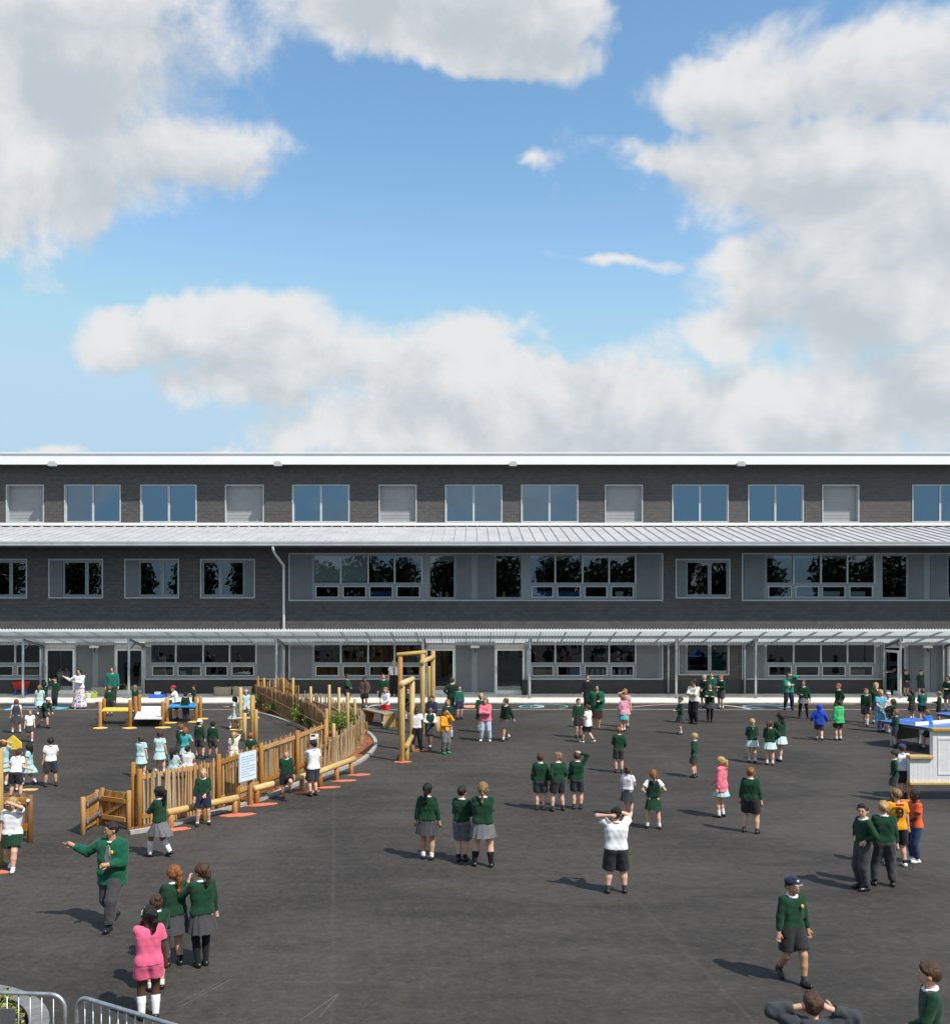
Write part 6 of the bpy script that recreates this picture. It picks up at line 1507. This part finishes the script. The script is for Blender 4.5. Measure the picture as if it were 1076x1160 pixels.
p(1013, 908, 850, 'dark-haired boy in green jumper left of the boy in the blue cap', face=-108, arms=('down', 'pocket'), cloth=W('js', shorts='darkgrey', jumper=('green', .49)), hc='black')
p(1022, 904, 843, 'boy in a white shirt and navy cap beside the white play stall', face=168, arms=('down', 'front'), cloth=W('ws', len=.95), hc='brown', hat='cap_blue')
# --- middle distance
p(676, 826, 775, 'woman in a dark maroon dress and open green coat holding paper', face=-8, arms=('hip', 'hold'), legs='close', cloth=dict(shirt=('maroon', 'long', .5), skirt=('maroon', .25), coat=('parka', .40, 'open'), shoes='brown'), hair='bun', hc='dark', **AD)
p(665, 804, 764, 'boy in a black jacket and white collar behind the woman in maroon', face=12, arms=('down', 'down'), cloth=W('jt', jumper=('black', .5), trousers='black'), hc='brown')
p(655, 836, 791, 'boy in green jumper and dark shorts left of the woman in maroon', face=18, arms=('down', 'down'), cloth=W('jc'), hc='brown')
p(666, 842, 797, 'boy in a long white shirt and black shorts facing left', face=-130, arms=('down', 'hold'), legs='walk', cloth=W('ws', shirt=('white', 'short', .44), shorts='black', shoes='white'), hc='brown')
p(706, 829, 787, 'girl in a pale pink jacket and turquoise skirt', face=-138, arms=('hold', 'hold'), cloth=dict(coat=('palepink', .46), skirt=('teal_skirt', .34), socks=('white', .25)), hair='bob', hc='sandy')
p(708, 824, 780, 'girl with long fair hair behind the pink jacket, hand to her brow', face=-10, arms=('brow', 'down'), cloth=W('d', shirt=('palepink', 'short', .5), skirt=('palepink', .34)), hair='long', hc='sandy')
p(573, 839, 790, 'girl in a dark cardigan and grey skirt walking alone', face=-48, arms=('down', 'swingb'), legs='walk', cloth=W('jk', jumper=('green_dark', .52)), hair='bun', hc='brown')
p(550, 840, 790, 'girl in a pink jacket and pale jeans with crossed arms', face=-12, arms=('crossed', 'crossed'), legs='apart', cloth=dict(coat=('pinkcoat', .46), trousers='palejean', shoes='white'), hair='bob', hc='sandy')
p(545, 830, 785, 'white-haired child in green behind the pink jacket', face=12, arms=('front', 'front'), cloth=W('jk', skirt=('green_dark', .34), socks=('white', .7)), hair='bob', hc='blond')
p(520, 815, 776, 'boy in a teal jumper and navy shorts near the middle doors', face=25, arms=('down', 'down'), cloth=W('js', jumper=('teal', .50), shorts='navy'), hc='brown')
p(512, 813, 767, 'older pupil in dark green with arms akimbo near the middle doors', face=-170, arms=('out', 'hip'), cloth=W('jt', jumper=('green_dark', .5), trousers='charcoal'), hc='brown')
p(507, 837, 792, 'girl with wavy fair hair and white knee socks behind the orange jumper', face=10, arms=('hold', 'front'), legs='apart', cloth=W('jkw'), hair='long', hc='sandy')
p(504, 854, 802, 'boy in an orange jumper and grey trousers by the climbing frame', face=48, arms=('hold', 'mouth'), cloth=dict(jumper=('mustard', .49), trousers='greylight', shoes='green'), hc='black', skin='tan')
p(472, 851, 800, 'boy in white polo shirt and black trousers holding a climbing post', face=-4, arms=('up', 'down'), legs='apart', cloth=W('wt'), skin='dark', hair='buzz', hc='black')
p(487, 848, 800, 'boy in a green vest over white sleeves and grey shorts', face=12, arms=('hold', 'hold'), legs='cross', cloth=dict(shirt=('white', 'long', .5), collar='white', vest=('green', .51), shorts='grey', socks=('white', .2)), skin='brown', hair='buzz', hc='black')
p(489, 832, 788, 'child in a blue jacket behind the boy in the green vest', face=-10, arms=('hold', 'front'), cloth=dict(coat=('navy', .46), vest=('green', .5), shorts='grey', socks=('white', .2)), hc='dark', skin='tan')
p(462, 816, 778, 'child in a dark cap framed by the climbing logs', face=4, arms=('crossed', 'front'), cloth=W('jk', socks=('white', .6)), hc='dark', hat='cap_black')
p(437, 820, 778, 'child in a white top and red trousers beside the slatted bench', face=-35, arms=('front', 'front'), cloth=dict(shirt=('white', 'long', .5), trousers='red', shoes='white'), hc='sandy', hair='short')
p(446.5, 790, 751, 'man in white shirt and dark tie standing on the paving', face=-2, arms=('down', 'down'), cloth=dict(shirt=('white', 'short', .53), tie='navy', trousers='black'), hc='grey', hair='buzz', Y=43.9, z0=.05, H=1.66, **AD)
p(434, 803, 763, 'boy in green jumper in front of the man in the white shirt', face=6, arms=('down', 'down'), cloth=W('jc'), hc='brown')
p(413, 802, 766, 'boy in a brown cardigan over green beside the bench', face=6, arms=('pocket', 'pocket'), legs='walk', cloth=dict(shirt=('green', 'short', .5), coat=('brown', .48, 'open'), shorts='black', socks=('white', .2)), hc='black', skin='brown')
p(393, 800, 763, 'boy in green jumper in profile above the island stakes', face=72, arms=('front', 'front'), cloth=W('jc', jumper=('green', .45)), hc='dark', skin='brown')
# --- along the paling fence
p(181, 971, 889, 'girl with crossed arms and white knee socks in front of the gate', face=-112, arms=('crossed', 'crossed'), legs='walk', cloth=W('jkw', skirt=('greylight', .33)), hair='longpony', hc='black', skin='brown')
p(230, 935, 870, 'boy in green jumper leaning on the left log bench', face=22, arms=('down', 'front'), legs='apart', cloth=W('jc', shorts='navy', socks=('white', .15)), hc='blond', hair='buzz')
p(324, 907, 849, 'boy in green jumper with one foot raised below the notice board', face=14, arms=('back', 'down'), legs='step', cloth=W('jc', shorts='black'), hc='sandy', hair='buzz')
p(355, 902, 838, 'boy in white polo shirt and grey shorts by the fence', face=-138, arms=('down', 'mouth'), cloth=W('ws', shorts='darkgrey', len=.95, shirt=('white', 'short', .48)), hc='black', head=20)
# --- inside the fenced play area
p(160, 881, 833, 'girl in pale dress with dark hair, leftmost behind the paling fence', face=168, arms=('down', 'front'), cloth=W('d'), hair='bun', hc='brown')
p(181, 876, 828, 'girl in pale dress second from the left behind the paling fence', face=176, arms=('down', 'down'), legs='apart', cloth=W('d'), hair='bun', hc='brown')
p(196, 884, 847, 'long-haired girl sitting low behind the paling fence', face=160, arms=('lap', 'lap'), legs='sit', seat=.22, H=1.15, cloth=W('d'), hair='long', hc='dark')
p(205, 866, 820, 'ginger child in green jumper behind the girl in pale dress', face=170, arms=('front', 'front'), cloth=W('jk'), hc='ginger')
p(210, 870, 824, 'girl in turquoise checked dress with ginger hair', face=172, arms=('hip', 'front'), cloth=W('d', shirt=('teal_skirt', 'short', .5)), hair='bob', hc='ginger')
p(212.5, 882, 843, 'small child in white sitting behind the fence', face=175, arms=('lap', 'lap'), legs='sit', seat=.22, H=1.18, cloth=W('ws'), hc='dark')
p(226, 860, 815, 'boy in green jumper and white cap behind the fence', face=158, arms=('down', 'down'), legs='apart', cloth=W('js'), hc='black', hat='cap_white', head=-30)
p(241, 859, 817, 'black-haired boy in green jumper right of the white cap', face=172, arms=('down', 'down'), legs='apart', cloth=W('js'), hc='black', skin='tan')
p(265, 872, 829, 'girl with long blond hair and cream dress above the notice board', face=-170, arms=('brow', 'down'), cloth=W('d', shirt=('cream', 'short', .5), skirt=('cream', .34)), hair='longpony', hc='blond')
p(284, 869, 828, 'ginger boy sitting behind the fence below the play posts', face=176, arms=('lap', 'lap'), legs='sit', seat=.30, H=1.2, cloth=W('js'), hc='ginger')
p(266, 826, 788, 'girl in a white summer dress walking left by the play posts', face=-85, arms=('reach', 'down'), legs='walk', cloth=W('d', shirt=('gingham', 'short', .5), skirt=('gingham', .33)), hc='dark', hair='bob', skin='tan')
p(279, 815, 781, 'girl in a pink sun hat among the play posts', face=6, arms=('side', 'side'), legs='step', cloth=W('d'), hc='brown', hair='bob', hat='sunhat', H=1.12)
p(201, 816, 776, 'child in a red cap and white shirt by the blue deck', face=-80, arms=('reach', 'reach'), cloth=W('ws'), hc='dark', hat='cap_red', lean=.25)
p(210, 818.5, 784, 'boy in green jumper with his back turned at the blue deck', face=172, arms=('front', 'down'), cloth=W('jt', trousers='charcoal'), hc='black', skin='tan')
p(220, 803, 776, 'boy in dark green jumper behind the blue deck', face=-75, arms=('hold', 'hold'), cloth=W('jc', jumper=('green_dark', .5)), hc='dark')
p(124, 811.5, 777, 'boy in green jumper standing behind the yellow deck', face=-165, arms=('down', 'down'), cloth=W('jc'), hc='ginger', head=20)
p(127, 799, 760, 'woman in a teal green fleece beside the left doors', face=8, arms=('down', 'down'), cloth=dict(jumper=('fleece', .46, .024), trousers='charcoal'), hair='bob', hc='brown', H=1.64, **AD)
p(153, 808, 778, 'girl with long sandy hair behind the white deck', face=172, arms=('front', 'front'), cloth=W('jk'), hair='long', hc='sandy', H=1.12)
p(90, 803, 757, 'woman in a white top and long floral skirt pointing left', face=-8, arms=('point', 'crossed'), legs='close', cloth=dict(shirt=('white', 'long', .5), skirt=('floral', .05), shoes='white'), hair='bob', hc='dark', **AD)
p(69, 786, 757, 'left child in white behind the glass door', face=4, arms=('front', 'front'), cloth=W('ws'), hc='dark', Y=45.55, z0=.05, H=1.2)
p(76, 786, 757, 'right child in white behind the glass door', face=-6, arms=('front', 'down'), cloth=W('ws', shorts='grey'), hc='brown', Y=45.7, z0=.05, H=1.18)
p(62.5, 800, 771, 'boy in green jumper with a hand on his head near the glass door', face=-8, arms=('brow', 'down'), cloth=W('jt', trousers='charcoal'), hc='dark', H=1.2)
p(45, 811, 776, 'girl in a pale dress with fair hair near the red tub', face=-172, arms=('front', 'down'), cloth=W('d'), hair='pony', hc='sandy')
p(50.5, 804, 771, 'child with a raised hand behind the girl in the pale dress', face=178, arms=('up', 'down'), cloth=W('jk'), hc='dark', hair='bob', H=1.15)
p(49, 825, 789, 'boy in green jumper and cap bending forward', face=62, arms=('reach', 'reach'), legs='walk', cloth=W('js', socks=('darkgrey', .3)), hc='dark', hat='cap_white', lean=.55, H=1.2)
p(18.5, 831, 792, 'girl in a dark pinafore and white blouse by the left edge', face=-160, arms=('down', 'down'), legs='apart', cloth=W('pin'), hair='bun', hc='ginger')
p(34, 841, 803, 'girl in a white blouse and grey shorts striding right', face=28, arms=('down', 'swingf'), legs='walk', cloth=W('ws', shorts='grey', socks=('white', .3)), hair='pony', hc='sandy')
p(57.5, 891, 835, 'dark-haired boy in white polo shirt standing alone on the left', face=-155, arms=('front', 'down'), legs='apart', cloth=W('ws', shorts='darkgrey', len=.9), hc='black', skin='tan')
p(33, 890, 841, 'girl in an aqua dress and white socks facing left', face=-88, arms=('front', 'down'), legs='walk', cloth=W('d', shirt=('aqua', 'short', .5), skirt=('aqua', .33), socks=('white', .7)), hair='long', hc='black')
p(4, 891, 838, 'girl in an aqua dress with hands on her head at the left edge', face=172, arms=('head', 'head'), cloth=W('d', shirt=('aqua', 'short', .5), skirt=('aqua', .33)), hair='bun', hc='ginger')
p(17.5, 906, 862, 'boy in a white shirt bending over the play panel', face=178, arms=('side', 'side'), legs='apart', cloth=W('ws'), hc='brown', lean=.35, H=1.22)
p(16, 897, 854, 'child in green jumper with brown hair beyond the boy in white', face=176, arms=('front', 'front'), cloth=W('jk'), hc='brown', hair='bob')
p(14, 986, 901, 'blond girl in a white T-shirt and green shorts shading her eyes', face=8, arms=('down', 'brow'), legs='walk', cloth=dict(shirt=('white', 'short', .49), shorts='green', len=.75, socks=('white', .15), shoes='white'), hair='pigtails', hc='blond', fat=1.08)
